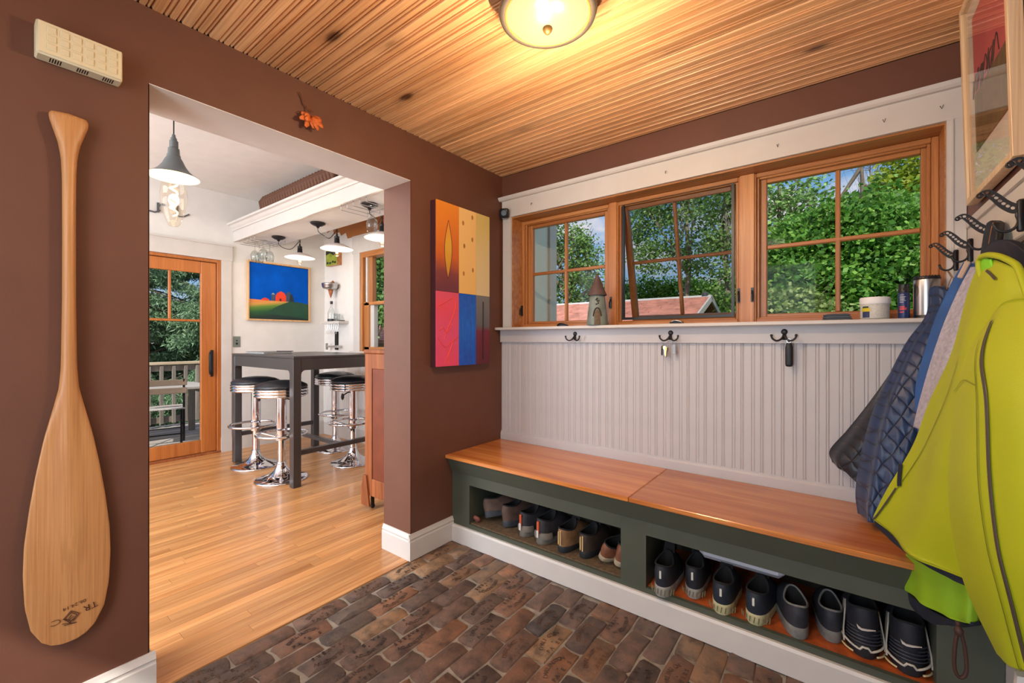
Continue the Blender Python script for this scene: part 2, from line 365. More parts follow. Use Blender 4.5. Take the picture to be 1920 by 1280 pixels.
# wall B (window wall)
WX0, WX1, WZ0, WZ1 = 0.084, 2.146, 1.262, 2.0
wb = MB(); wb.box(-0.1, WX0, 2.275, 2.47, -0.4, H); wb.box(WX1, 2.32, 2.275, 2.47, -0.4, H); wb.box(WX0, WX1, 2.275, 2.47, WZ1, H); wb.box(WX0, WX1, 2.28, 2.47, -0.4, 1.245)
struct('wall_window', wb, M['brown'])
wc = MB(); wc.box(2.2, 2.32, -1.4, 2.275, 1.60, H); struct('wall_right', wc, M['brown'])
wc = MB(); wc.box(2.2, 2.32, -1.4, 2.275, 0, 1.60); wc.box(2.192, 2.2, -1.4, 2.24, 1.585, 1.61); struct('wall_right_lower', wc, M['white'])
wd = MB(); wd.box(-0.2, 0.6, -1.52, -1.4, 0, H); wd.box(1.7, 2.32, -1.52, -1.4, 0, H); wd.box(0.6, 1.7, -1.52, -1.4, 2.15, H); struct('wall_back', wd, M['brown'])
db = MB(); db.box(0.6,0.72,-1.49,-1.44,0,2.15); db.box(1.58,1.7,-1.49,-1.44,0,2.15); db.box(0.72,1.58,-1.49,-1.44,2.03,2.15); db.box(0.72,1.58,-1.49,-1.44,0,0.2)
d2 = struct('door_2', db, M['firdoor']); MB().box(0.72,1.58,-1.468,-1.462,0.2,2.03).build('pane', M['glass'], d2)
# ceiling of beadboard strips
ceil = struct('ceiling', MB().box(-0.1, 2.25, -1.45, 2.35, H+0.018, H+0.06), M['cabinet'])
def bead_profile(w, d, g=1.0):
    """top side profile of a beadboard strip lying in u (width) and v (depth, 0 = back)"""
    if g > 1: 
        c = w/2; q = [(0.0003,0),(0.0003,d-0.011),(0.0045,d),(c-0.0105,d),(c-0.0085,d-0.008),(c-0.0065,d-0.008),(c-0.0035,d-0.0015),(c,d),(c+0.0035,d-0.0015),(c+0.0065,d-0.008),(c+0.0085,d-0.008),(c+0.0105,d)]
        return q+[(w-0.0155,d),(w-0.0135,d-0.008),(w-0.0115,d-0.008),(w-0.0085,d-0.0015),(w-0.005,d-0.001),(w-0.0003,d-0.011),(w-0.0003,0)]
    p = [(0.0003, 0), (0.0003, d-0.006), (0.004, d)]
    c = w/2
    p += [(c-0.0085, d), (c-0.006, d-0.005), (c-0.0035, d-0.001), (c, d), (c+0.0035, d-0.001), (c+0.006, d-0.005), (c+0.0085, d)]
    p += [(w-0.0125, d), (w-0.0095, d-0.005), (w-0.006, d-0.001), (w-0.003, d-0.003), (w-0.0003, d-0.006), (w-0.0003, 0)]
    return p
PW = 0.0815
prof = [(u, H+0.018-v) for u, v in bead_profile(PW, 0.018, 2.0)]
mb = MB().prism(prof, 'x', 0, 2.2); me0 = None
ny = 45
for i in range(ny):
    y = 2.275-PW*(i+1)
    if me0 is None:
        o = mb.build('board', M['pine_ceiling'], ceil); me0 = o.data; c0 = wpos(o).copy(); 
    else: o = link_mesh('board', me0, ceil, c0)
    o.location = Vector((1.1, y+PW/2, c0.z)) - wpos(ceil)
    if i % 5 == 3 : o.scale.x = 1.0
struct('ceiling_kitchen', MB().box(-3.5, -0.1, -2.1, 3.0, 2.73, 2.85), M['cream'])
# roof over everything
struct('trim_roof', MB().box(-0.1, 2.5, -1.7, 2.75, H+0.07, H+0.2), M['cream'])
# kitchen shell
KX = -3.35
kf = MB(); kf.box(KX-0.15, KX, -2.1, 0.3, -0.4, 2.73); kf.box(KX-0.15, KX, 1.708, 3.0, -0.4, 2.73); kf.box(KX-0.15, KX, 0.3, 1.708, 2.016, 2.73); kf.box(KX-0.15,KX,0.3,1.708,-0.4,-0.02)
struct('wall_kitchen_far', kf, M['cream'])
kr = MB(); kr.box(KX, -2.55, 2.85, 3.0, -0.4, 2.73); kr.box(-1.35, -0.1, 2.85, 3.0, -0.4, 2.73); kr.box(-2.55, -1.35, 2.85, 3.0, 2.18, 2.73); kr.box(-2.55, -1.35, 2.85, 3.0, -0.4, 1.0)
struct('wall_kitchen_right', kr, M['cream'])
kb = MB(); kb.box(KX-0.15, -2.9, -2.1, -2.0, 0, 2.73); kb.box(-0.7, -0.2, -2.1, -2.0, 0, 2.73); kb.box(-2.9,-0.7,-2.1,-2.0,2.5,2.73); kb.box(-2.9,-0.7,-2.1,-2.0,0,0.5); struct('wall_kitchen_back', kb, M['cream'])
# floors
sub = struct('floor', MB().box(0, 2.25, -1.45, 2.3, -0.1, -0.007), M['mortar'])
BXX, BYY = 0.088, 0.232
def brick_variant(k):
    rnd = random.Random(k); L, W, Hh = BYY-0.0065, BXX-0.0045, 0.02
    n = 5; out = []
    pts = []
    xs = [-W/2 + W*i/2 for i in range(3)]; ys = [-L/2+L*i/4 for i in range(5)]
    j = lambda s: (rnd.random()-0.5)*s
    r = 0.009
    outline = [(-W/2+r,-L/2),(0,-L/2),(W/2-r,-L/2),(W/2,-L/2+r),(W/2,0),(W/2,L/2-r),(W/2-r,L/2),(0,L/2),(-W/2+r,L/2),(-W/2,L/2-r),(-W/2,0),(-W/2,-L/2+r)]
    outline = [(x+j(0.009), y+j(0.011)) for x, y in outline]; m = len(outline)
    zt = [0.0+j(0.0045) for _ in outline]
    vs = [(x, y, -Hh) for x, y in outline] + [(x, y, -0.005+z) for (x, y), z in zip(outline, zt)] + [(x*0.90, y*0.95, z) for (x, y), z in zip(outline, zt)] + [(0, 0, 0.001)]
    fs = []
    for a in (0, m):
        for i in range(m): q = (i+1) % m; fs.append((a+i, a+q, a+m+q, a+m+i))
    for i in range(m): fs.append((2*m+i, 2*m+(i+1) % m, 3*m))
    me = bpy.data.meshes.new('brick'); me.from_pydata(vs, [], fs); me.update(); me.materials.append(M['brick']); me.shade_smooth(); me.set_sharp_from_angle(angle=R(50))
    return me
BV = [brick_variant(k) for k in range(9)]
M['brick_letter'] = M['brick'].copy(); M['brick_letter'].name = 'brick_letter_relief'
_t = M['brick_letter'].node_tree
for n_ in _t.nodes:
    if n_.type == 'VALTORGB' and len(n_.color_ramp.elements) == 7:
        for e in n_.color_ramp.elements: e.color = (e.color[0]*0.60, e.color[1]*0.58, e.color[2]*0.58, 1)  # letters darker than the brick: shading of the relief put into their colour
def lettering_mesh(k):
    rnd = random.Random(100+k); mb = MB()
    word = 'DARLINGTON'; sgn = 1 if k % 2 == 0 else -1
    rad = 0.11
    for i, ch in enumerate(word):
        if rnd.random() < 0.12: continue
        a = (i-4.5)*0.158*1.0*0.98
        y = -math.sin(a)*rad*1.0; x = -(math.cos(a)*rad - rad) * 0.62
        Mx = Matrix.Translation((0.019 - x*1.0 - 0.0, y, 0.0012)) 
        Mx = Matrix.Translation((-0.020+0.62*(rad-math.cos(a)*rad), math.sin(a)*rad*0.8, 0.0014)) @ Matrix.Rotation(-a*0.8+math.pi/2, 4, 'Z')
        add_text(mb, ch, 0.024, Mx, 0.0012)
    for i, ch in enumerate('PAVERS'):
        if rnd.random() < 0.1: continue
        Mx = Matrix.Translation((0.028, (i-2.5)*0.021, 0.0014)) @ Matrix.Rotation(math.pi/2, 4, 'Z')
        add_text(mb, ch, 0.023, Mx, 0.0012)
    mb.lathe([(0.0,0.003),(0.003,0.0026),(0.004,0.0)], (0.008,0,0), 6)
    if sgn < 0: mb.xf(Matrix.Rotation(math.pi, 4, 'Z'))
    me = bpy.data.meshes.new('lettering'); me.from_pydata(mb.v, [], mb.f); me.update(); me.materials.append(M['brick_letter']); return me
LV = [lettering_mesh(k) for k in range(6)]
bx, by = BXX, BYY
nb = 0
for i in range(25):
    yoff = (i % 2)*by*0.5 + random.uniform(-0.02, 0.02)
    y = 1.785 - by/2 + yoff
    while y > -0.42:
        L = by*random.choice((1, 1, 1, 1, 0.97))
        y1 = y + by/2
        sc = 1.0
        cy = y
        if y1 > 1.80: 
            sc = max(0.25, (1.80-(y-by/2))/by); cy = (1.80 + y-by/2)/2
        o = link_mesh('brick', random.choice(BV), sub, (bx*(i+0.5)+0.004, cy, random.uniform(-0.003, 0.002)))
        o.rotation_euler = (R(random.uniform(-1.2,1.2)), R(random.uniform(-2,2)), R(random.uniform(-1.0,1.0)) + (math.pi if random.random() < .5 else 0))
        o.scale.y = sc*random.uniform(0.975,1.0)
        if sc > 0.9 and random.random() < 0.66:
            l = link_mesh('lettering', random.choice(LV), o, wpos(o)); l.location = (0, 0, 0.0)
        nb += 1; y -= by
# oak strip floor
fk = struct('floor_kitchen', MB().box(-3.5, 0.0, -2.1, 2.9, -0.1, -0.0125), M['cabinet'])
um = MB().cbox(-0.5,0.5,-0.5,0.5,-1,0,0.0)
um = MB().box(-0.5,0.5,-0.5,0.5,-1,0); ume = bpy.data.meshes.new('plank'); ume.from_pydata(um.v, [], um.f); ume.update(); ume.materials.append(M['oak'])
sw = 0.0568
for i in range(59):
    x = -sw*(i+0.5); y = 2.85
    if x < -3.35: break
    first = True
    while y > -0.35:
        L = random.uniform(0.45, 1.7)*(random.uniform(0.3, 1) if first else 1); first = False
        y0 = max(y-L, -0.35)
        o = link_mesh('plank', ume, fk, (x, (y+y0)/2, 0.0)); o.scale = (sw-0.0009, y-y0-0.001, 0.012); y = y0
# baseboards (profiled)
def base_prof(h=0.137, d=0.016):
    return [(0,0),(d,0),(d,h*0.72),(d*0.8,h*0.76),(d*0.8,h*0.80),(d*0.95,h*0.84),(d*0.55,h*0.93),(d*0.35,h),(0,h)]
def bboard(name, axis, a0, a1, off, sgn, h=0.137):
    p = [(off+sgn*d, z) for d, z in base_prof(h)]
    return struct(name, MB().prism(p, axis, a0, a1), M['white'])
bboard('baseboard_left', 'y', YO1-0.016, 1.80, 0, 1)
bboard('baseboard_left_near', 'y', -1.4, YO0+0.016, 0, 1)
bboard('baseboard_jamb', 'x', -0.232, 0.0, YO1, -1)
bboard('baseboard_jamb_near', 'x', -0.232, 0.0, YO0, 1)
struct('baseboard_kitchen_far', MB().box(KX, KX+0.016, 1.80, 2.85, 0, 0.15).box(KX, KX+0.010, 1.80, 2.85, 0.15, 0.165), M['white'])
struct('baseboard_kitchen_right', MB().box(KX+0.016, -0.232, 2.834, 2.85, 0, 0.15), M['white'])
# ------------------------------------------------------------------ window wall trim
st = MB(); st.box(0.012, 2.198, 2.258, 2.276, WZ1, 2.112); struct('trim_window_header', st, M['white'])
st = MB().prism([(2.276,2.112),(2.240,2.112),(2.232,2.120),(2.225,2.134),(2.276,2.134)], 'x', 0.002, 2.1995); struct('trim_window_cap', st, M['white'])
struct('trim_window_side', MB().box(0.018, WX0, 2.260, 2.276, 1.262, WZ1).box(WX1, 2.198, 2.260, 2.276, 1.262, WZ1).box(2.158, 2.164, 2.256,2.262,1.262,WZ1), M['white'])
struct('trim_window_sill', MB().cbox(0.001, 2.199, 2.19, 2.47, 1.245, 1.262, 0.003), M['white'])
struct('trim_window_apron', MB().box(0.006, 2.199, 2.245, 2.28, 1.165, 1.245), M['bead'])
# beadboard
bp = struct('wall_beadboard', MB().box(0.001, 2.199, 2.270, 2.28, 0.5, 1.17), M['bead'])
prof = [(u, 2.272-v*0.5) for u, v in bead_profile(0.0815, 0.016)]
mb = MB().prism(prof, 'z', 0.55, 1.167); mm = None
for i in range(27):
    x = 0.001+0.0815*i
    if x+0.0815 > 2.2: break
    if mm is None: o = mb.build('bead_panel', M['bead'], bp); mm = o.data; zz = wpos(o).z; yy = wpos(o).y
    else: o = link_mesh('bead_panel', mm, bp, (0,0,0))
    o.location = Vector((x+0.04075, yy, zz)) - wpos(bp)
struct('baseboard_bench', MB().prism([(2.272,0.51),(2.256,0.51),(2.256,0.552),(2.262,0.560),(2.262,0.568),(2.272,0.568)], 'x', 0.001, 2.199), M['bead'])
# windows
YF = 2.39
fr = MB(); fr.box(WX0, WX1, 2.276, YF+0.05, WZ1-0.008, WZ1); fr.box(WX0-0.001, WX0+0.006, 2.276, YF+0.05, WZ0, WZ1-0.008); fr.box(WX1-0.004, WX1+0.001, 2.276, YF+0.05, WZ0, WZ1-0.008)
struct('trim_window_jamb', fr, M['firx'])
def rect_frame(x0,x1,z0,z1,w,y0,y1,wt=None,wb=None):
    wt = wt or w; wb = wb or w
    return [('stile', MB().cbox(x0,x0+w,y0,y1,z0,z1,0.003)), ('stile', MB().cbox(x1-w,x1,y0,y1,z0,z1,0.003)),
            ('rail', MB().cbox(x0+w,x1-w,y0,y1,z1-wt,z1,0.003)), ('rail', MB().cbox(x0+w,x1-w,y0,y1,z0,z0+wb,0.003))]
def window(name, x0, x1, gx0, gx1, gz0, gz1, mx_, mz, tilt=0.0, screen=False):
    w = empty(name, (x0, YF, WZ0), kind='structure')
    for (n_, b_) in rect_frame(x0, x1, WZ0+0.001, WZ1-0.009, 0.022, YF-0.012, YF+0.05): b_.build('outer_frame', M['fir' if n_=='stile' else 'firx'], w)
    # stepped stops
    for (n_, b_) in rect_frame(x0+0.022, x1-0.022, WZ0+0.018, WZ1-0.026, 0.012, YF+0.0, YF+0.02): b_.build('stop', M['fir' if n_=='stile' else 'firx'], w)
    sash = empty('sash', (gx0, YF+0.02, WZ1-0.04), parent=w)
    s0, s1 = gx0-0.035, gx1+0.035; z0, z1 = gz0-0.03, gz1+0.03
    ys = YF+0.022
    for (n_, b_) in rect_frame(s0, s1, z0, z1, 0.035, ys, ys+0.035, 0.03, 0.03): b_.build(n_, M['fir' if n_=='stile' else 'firx'], sash)
    MB().cbox(mx_-0.0095, mx_+0.0095, ys+0.006, ys+0.03, gz0, gz1, 0.004).build('muntin', M['fir'], sash)
    MB().cbox(gx0, gx1, ys+0.0055, ys+0.0305, mz-0.0095, mz+0.0095, 0.004).build('muntin', M['firx'], sash)
    MB().box(gx0, gx1, ys+0.016, ys+0.020, gz0, gz1).build('pane', M['glass'], sash)
    if tilt: sash.rotation_euler = (R(tilt), 0, 0)
    if screen:
        bz = MB(); a, b2 = gx0-0.02, gx1+0.02
        bz.box(a,a+0.013,YF-0.008,YF+0.008,gz0-0.008,gz1+0.04); bz.box(b2-0.013,b2,YF-0.008,YF+0.008,gz0-0.008,gz1+0.04); bz.box(a+0.013,b2-0.013,YF-0.008,YF+0.008,gz1+0.027,gz1+0.04); bz.box(a+0.013,b2-0.013,YF-0.008,YF+0.008,gz0-0.008,gz0+0.006)
        sc = bz.build('insect_screen', M['black'], w)
        MB().box(a+0.01, b2-0.01, YF-0.001, YF+0.001, gz0, gz1+0.03).build('screen_mesh', M['screen'], sc)
    return w
w1 = window('window_1', 0.088, 0.752, 0.154, 0.691, 1.305, 1.943, 0.414, 1.63)
w2 = window('window_2', 0.772, 1.448, 0.835, 1.388, 1.305, 1.94, 1.10, 1.63, tilt=14, screen=True)
w3 = window('window_3', 1.484, 2.142, 1.546, 2.093, 1.307, 1.945, 1.822, 1.632)
struct('trim_mullion_1', MB().cbox(0.738, 0.786, YF-0.02, YF+0.06, WZ0, WZ1-0.008, 0.002), M['fir'])
struct('trim_mullion_2', MB().cbox(1.434, 1.498, YF-0.02, YF+0.06, WZ0, WZ1-0.008, 0.002), M['fir'])
def latch(x, zc, w):
    MB().box(x-0.006,x+0.006,YF-0.024,YF-0.012,zc-0.035,zc+0.035).tube([(x,YF-0.024,zc+0.02),(x,YF-0.04,zc),(x,YF-0.04,zc-0.03)],0.004,6).build('latch', M['black'], w)
latch(0.095, 1.38, w1); latch(0.75, 1.40, w1); latch(1.43, 1.40, w2); latch(1.49, 1.40, w3); latch(2.135, 1.40, w3)
# right window in the kitchen
def kitchen_window():
    w = empty('window_4', (-1.95, 2.85, 1.07), kind='structure')
    MB().box(-2.68,-2.555,2.835,2.85,1.03,2.18).build('casing', M['white'], w)
    MB().box(-1.345,-1.22,2.835,2.85,1.03,2.18).build('casing', M['white'], w)
    MB().box(-2.70,-1.20,2.83,2.85,2.18,2.385).build('casing', M['white'], w)
    MB().box(-2.70,-1.20,2.79,2.95,1.02,1.05).build('window_sill', M['white'], w)
    for a,b in ((-2.55,-2.50),(-1.40,-1.35)): MB().box(a,b,2.84,2.96,1.05,2.18).build('stile', M['fir'], w)
    MB().box(-2.50,-1.40,2.84,2.96,2.12,2.18).build('rail', M['firx'], w)
    MB().box(-2.47,-2.44,2.86,2.93,1.60,2.12).build('stile', M['white'], w)
    MB().box(-2.44,-2.37,2.88,2.93,1.60,2.12).build('stile', M['fir'], w)
    MB().box(-2.50,-2.41,2.86,2.91,1.07,1.60).build('stile', M['fir'], w)
    MB().box(-2.41,-2.34,2.88,2.93,1.07,1.58).build('stile', M['white'], w)
    MB().box(-2.50,-1.40,2.86,2.93,1.575,1.61).build('rail', M['firx'], w)
    MB().box(-2.50,-1.40,2.86,2.93,1.05,1.10).build('rail', M['firx'], w)
    MB().box(-2.41,-1.42,2.90,2.904,1.1,1.575).build('pane', M['glass'], w); MB().box(-2.41,-1.42,2.90,2.904,1.61,2.12).build('pane', M['glass'], w)
kitchen_window()
# ochre band high on the kitchen's right wall with stepped end
st = [(-3.28,2.52),(-3.20,2.54),(-3.14,2.54),(-3.12,2.48),(-3.00,2.49),(-2.96,2.44),(-2.86,2.46),(-2.82,2.385),(-0.24,2.385),(-0.24,2.728),(-3.28,2.728)]
struct('trim_painted_band', MB().prism(st, 'y', 2.846, 2.8505), M['orange_paint'])
# wainscot on the kitchen right wall
wn_ = struct('wall_kitchen_wainscot', MB().box(KX, -0.24, 2.842, 2.85, 0.15, 0.95).box(KX, -0.24, 2.832, 2.85, 0.95, 0.975), M['cream'])
prof = [(u, 2.843-v*0.5) for u, v in bead_profile(0.0815, 0.016)]
mb = MB().prism(prof, 'z', 0.15, 0.95); mm = None
for i in range(37):
    x = KX+0.0815*i
    if mm is None: o = mb.build('bead_panel', M['cream'], wn_); mm = o.data; zz = wpos(o).z; yy = wpos(o).y
    else: o = link_mesh('bead_panel', mm, wn_, (0,0,0))
    o.location = Vector((x+0.04075, yy, zz)) - wpos(wn_)
# dropped beam with crown
bm_ = struct('trim_beam', MB().box(KX, -0.232, 1.84, 2.24, 2.25, 2.40), M['cream'])
MB().box(KX, -0.232, 1.825, 1.84, 2.235, 2.345).build('fascia', M['white'], bm_)
MB().prism([(1.84,2.345),(1.815,2.345),(1.812,2.36),(1.80,2.372),(1.785,2.395),(1.765,2.40),(1.765,2.42),(1.84,2.42)], 'x', KX, -0.232).build('crown', M['white'], bm_)
# basket tray of brown rope on the beam
bk = empty('rope_basket', (-2.2, 2.0, 2.42), 'long brown woven rope basket lying on top of the white beam', 'basket')
MB().box(-2.88,-1.5,1.93,2.12,2.425,2.60).build('lining', plain('basket_lining',(70,46,36),0.9), bk)
mr_ = plain('brown_rope', (104,70,54), 0.9, var=0.3, scale=60, bump=0.8, bscale=150); mm=None
for k in range(27):
    x = -2.86+0.052*k; b = MB(); 
    if mm is None:
        p = [(x, 1.945+0.0*t, 2.42+0.2*t) for t in (0,0.5,1)] 
        b.tube([(x,1.935,2.445),(x-0.02,1.915,2.46),(x+0.02,1.91,2.52),(x-0.02,1.915,2.585),(x+0.01,1.935,2.63),(x+0.02,1.975,2.64)], [0.022,0.026,0.026,0.027,0.026,0.018], 8)
        o = b.build('strand', mr_, bk, smooth=True); mm = o.data; w0 = wpos(o).copy()
    else: o = link_mesh('strand', mm, bk, w0 + Vector((0.052*k, 0, 0)))
# ------------------------------------------------------------------ kitchen glass door
dr = empty('door_1', (KX, 1.0, 0), kind='structure')
MB().cbox(KX-0.06, KX+0.012, 1.672, 1.708, 0, 2.016, 0.003).build('jamb', M['firdoor'], dr)
MB().cbox(KX-0.06, KX+0.012, 0.3, 1.672, 1.985, 2.016, 0.003).build('head_jamb', M['firdoor'], dr)
MB().cbox(KX-0.08, KX+0.02, 0.3, 1.708, -0.02, 0.022, 0.003).build('threshold', M['cabinet'], dr)
MB().cbox(KX-0.045, KX-0.005, 1.533, 1.668, 0.025, 1.98, 0.004).build('stile', M['firdoor'], dr)
MB().cbox(KX-0.045, KX-0.005, 0.42, 0.55, 0.025, 1.98, 0.004).build('stile', M['firdoor'], dr)
MB().cbox(KX-0.044, KX-0.006, 0.55, 1.533, 1.862, 1.98, 0.004).build('rail', M['firdoor'], dr)
MB().cbox(KX-0.044, KX-0.006, 0.55, 1.533, 0.025, 0.155, 0.004).build('rail', M['firdoor'], dr)
MB().cbox(KX-0.04, KX-0.010, 0.55, 1.533, 1.365, 1.388, 0.004).build('muntin', M['firdoor'], dr)
MB().cbox(KX-0.04, KX-0.010, 1.268, 1.290, 1.388, 1.862, 0.004).build('muntin', M['firdoor'], dr)
MB().cbox(KX-0.04, KX-0.010, 0.96, 0.98, 1.388, 1.862, 0.004).build('muntin', M['firdoor'], dr)
MB().box(KX-0.027, KX-0.023, 0.55, 1.533, 0.155, 1.862).build('pane', M['glass'], dr)
hd = MB().cbox(KX-0.005,KX+0.006,1.612,1.640,0.80,1.075,0.003).tube(bez([(KX+0.004,1.626,1.06),(KX+0.03,1.60,1.04),(KX+0.05,1.592,0.94),(KX+0.03,1.60,0.84),(KX+0.004,1.626,0.82)],12),0.008,8)
hd.build('door_handle', M['black'], dr, smooth=False)
struct('trim_door_casing', MB().box(KX,KX+0.018,1.708,1.803,0.15,2.018).box(KX,KX+0.024,1.705,1.806,0,0.15).box(KX,KX+0.022,0.2,1.812,2.018,2.17).box(KX,KX+0.034,0.2,1.82,2.17,2.185), M['white'])
# ------------------------------------------------------------------ storage bench
M['carpet'] = M['mat']
bn = empty('storage_bench', (1.1, 2.0, 0), 'long dark green storage bench with shoe cubbies below the windows', 'bench')
BY = 1.80
def bench_frame():
    G = M['green']
    MB().box(0.002,0.14,BY,BY+0.02,0.12,0.41).build('face_stile', G, bn); MB().box(1.057,1.171,BY,BY+0.02,0.12,0.41).build('face_stile', G, bn)
    MB().box(2.06,2.198,BY,BY+0.02,0.12,0.41).build('face_stile', G, bn)
    MB().box(0.14,1.057,BY-0.0005,BY+0.0195,0.345,0.41).build('face_rail', G, bn); MB().box(1.171,2.06,BY-0.0005,BY+0.0195,0.345,0.41).build('face_rail', G, bn)
    MB().box(0.002,2.198,BY+0.001,BY+0.02,0.09,0.12).build('face_rail', G, bn)
    MB().prism([(BY,0.405),(BY-0.006,0.405),(BY-0.042,0.49),(BY+0.02,0.49),(BY+0.02,0.41),(BY,0.41)],'x',0.002,2.198).build('crown_board', G, bn)
    MB().box(0.002,2.198,2.24,2.255,0.0,0.49).build('back_panel', G, bn)
    MB().box(0.002,0.02,BY+0.02,2.24,0.0,0.49).build('side_panel', G, bn); MB().box(2.18,2.198,BY+0.02,2.24,0.0,0.49).build('side_panel', G, bn)
    MB().box(0.12,0.14,BY+0.02,2.24,0.12,0.49).build('divider', G, bn); MB().box(1.057,1.077,BY+0.02,2.24,0.12,0.49).build('divider', G, bn); MB().box(1.151,1.171,BY+0.02,2.24,0.12,0.49).build('divider', G, bn); MB().box(2.06,2.08,BY+0.02,2.24,0.12,0.49).build('divider', G, bn)
    MB().box(0.02,2.18,BY+0.02,2.24,0.10,0.119).build('shelf_board', M['cubby'], bn)
    MB().box(0.141,1.056,BY+0.012,2.23,0.119,0.127).build('carpet_liner', M['mat'], bn)
bench_frame()
MB().box(0.017,2.198,BY-0.018,BY,0.0,0.088).prism([(BY-0.018,0.088),(BY-0.012,0.098),(BY,0.098),(BY,0.088)],'x',0.017,2.198).build('kick_board', M['white'], bn, label='white painted kick board')
for a, b in ((0.001, 1.1145), (1.1165, 2.199)):
    MB().cbox(a, b, 1.742, 2.255, 0.4905, 0.511, 0.003).build('seat_lid', M['pine_bench'], bn)
# ------------------------------------------------------------------ shoes
def shoe_mats(u, s, l=(24,24,26), rough=0.7):
    return (plain('shoe_upper', u, rough, var=0.25, scale=30, bump=0.4, bscale=300), plain('shoe_sole', s, 0.7, var=0.2, scale=40), plain('shoe_lining', l, 0.9, var=0.1))
SH = dict(navy=shoe_mats((30,34,44),(150,148,142)), navy2=shoe_mats((30,38,52),(190,182,140)), clog=shoe_mats((42,44,52),(122,120,116)), sport=shoe_mats((26,28,38),(34,34,40)),
          hike=shoe_mats((52,50,56),(112,106,98)), tan=shoe_mats((140,104,70),(36,38,44)), dark=shoe_mats((66,52,44),(34,36,40)), brown=shoe_mats((92,68,58),(56,60,66)), leather=shoe_mats((122,74,50),(168,152,128)))
def make_shoe(name, label, mats, x, y, z, yaw, L=0.285, W=0.104, hh=0.085, sole=0.026, style='', roll=0.0, pitch=0.0, back=0.43, group='shoes stored in the bench cubbies'):
    up, so, li = mats
    root = empty(name, (0, 0, 0), label, 'shoe', group)
    n = 36
    def wy(t): return float(np.interp(t, [0, .12, .3, .5, .7, .88, 1], [.78, .84, .80, .82, 1.0, .88, .62]))*W
    out = []
    for k in range(n):
        th = 2*math.pi*k/n; t = 0.5-0.5*math.cos(th)
        sx = math.sin(th); sx = math.copysign(abs(sx)**0.72, sx)
        out.append((sx*wy(t)/2, t*L))
    # sole
    b = MB(); rings = [(1.0, 0), (1.05, 0.004), (1.04, sole*0.6), (1.05, sole*0.85), (1.0, sole)]
    vs = []
    for s_, z_ in rings:
        for (px, py) in out:
            zz = z_ + (0.012*max(0, (py/L-0.8)/0.2)**2 if z_ < sole*0.5 else 0) + (sole*0.35*max(0, 1-py/L*2.2) if z_ > sole*0.5 else 0)
            vs.append((px*s_, L/2+(py-L/2)*(1+(s_-1)*0.35), zz))
    fs = []
    for r_ in range(len(rings)-1):
        for k in range(n): q = (k+1) % n; fs.append((r_*n+k, r_*n+q, (r_+1)*n+q, (r_+1)*n+k))
    fs.append(tuple(range(n-1,-1,-1))); fs.append(tuple(4*n+k for k in range(n)))
    b.add(vs, fs); sob = b.build('sole', so, root, auto=50)
    # upper
    def collar(k):
        th = 2*math.pi*k/n; t = 0.5-0.5*math.cos(th)
        return (math.copysign(abs(math.sin(th))**0.8,math.sin(th))*W*(0.33 if t<.5 else 0.33-0.08*(t-.5)*2), L*(0.02+t*back), hh*(1.12 - 0.14*math.sin(th)**2 + (0.14 if t > .5 else 0.0)*(t-.5)*2))
    m_ = 9; vs = []
    for r_ in range(m_):
        g = r_/(m_-1); s_ = g**1.5; zf = g**0.72
        for k in range(n):
            c = collar(k); px, py = out[k]; z0 = sole*(1+0.33*max(0, 1-py/L*2.2))
            bulge = 1+0.06*math.sin(g*math.pi)
            vs.append(((px*(1-s_)+c[0]*s_)*bulge, py*(1-s_)+c[1]*s_ - (0.006*math.sin(g*math.pi) if py < L*.2 else 0), z0*0.92+(c[2]+sole-z0)*zf))
    fs = []
    for r_ in range(m_-1):
        for k in range(n): q = (k+1) % n; fs.append((r_*n+k, r_*n+q, (r_+1)*n+q, (r_+1)*n+k))
    MB().add(vs, fs).build('upper', up, root, smooth=True)
    top = [vs[(m_-1)*n+k] for k in range(n)]
    MB().tube(top, 0.0038, 6, closed=True).build('collar_rim', li if style != 'clog' else SH['clog'][1], root, smooth=True)
    lv = []; cx_, cy_ = 0, L*(0.02+back/2)
    for f_, dz in ((0.985, 0), (0.93, 0.02), (0.9, hh*0.6), (0.7, hh*0.9)):
        for p in top: lv.append((cx_+(p[0]-cx_)*f_, cy_+(p[1]-cy_)*f_, max(sole+0.004, p[2]-dz)))
    fs = [(r_*n+(k+1)%n, r_*n+k, (r_+1)*n+k, (r_+1)*n+(k+1)%n) for r_ in range(3) for k in range(n)]; fs.append(tuple(3*n+k for k in range(n)))
    MB().add(lv, fs).build('lining', li, root, smooth=True)
    if style not in ('clog', 'loafer'):
        y0 = L*(0.02+back); zt = top[n//2][2]
        MB().prism([(-0.024,-0.0),(0.024,0.0),(0.020,0.05),(-0.020,0.05)],'z',0,0.005).xf(Matrix.Translation((0,y0+0.012,zt-0.012)) @ Matrix.Rotation(R(60),4,'X')).build('tongue', li, root)
        b = MB()
        for i in range(5):
            yy = y0+0.012+i*0.016; zz = zt-0.004-i*0.0088; b.tube([(-0.024,yy+0.004,zz-0.007),(-0.012,yy,zz+0.003),(0.012,yy,zz+0.003),(0.024,yy+0.004,zz-0.007)],0.0024,5)
        b.build('lace', li, root)
    if style == 'hike':
        MB().cbox(-0.007,0.007,-0.011,-0.003,hh*0.62,hh*1.28,0.002).build('pull_tab', plain('orange_tab',(200,84,44),0.7), root, label='orange heel pull tab')
        MB().box(-0.006,0.006,-0.013,-0.008,hh*0.42,hh*0.80).build('heel_label', M['white'], root)
        MB().lathe([(wy(0.1)/2*1.14,0.0),(wy(0.1)/2*1.17,0.018),(wy(0.1)/2*1.05,0.032)],(0,wy(0.1)/2*1.02,sole*1.15),14,a0=math.pi,a1=2*math.pi).build('heel_counter', plain('grey_suede',(112,106,98),0.85,bump=0.4), root, smooth=True)
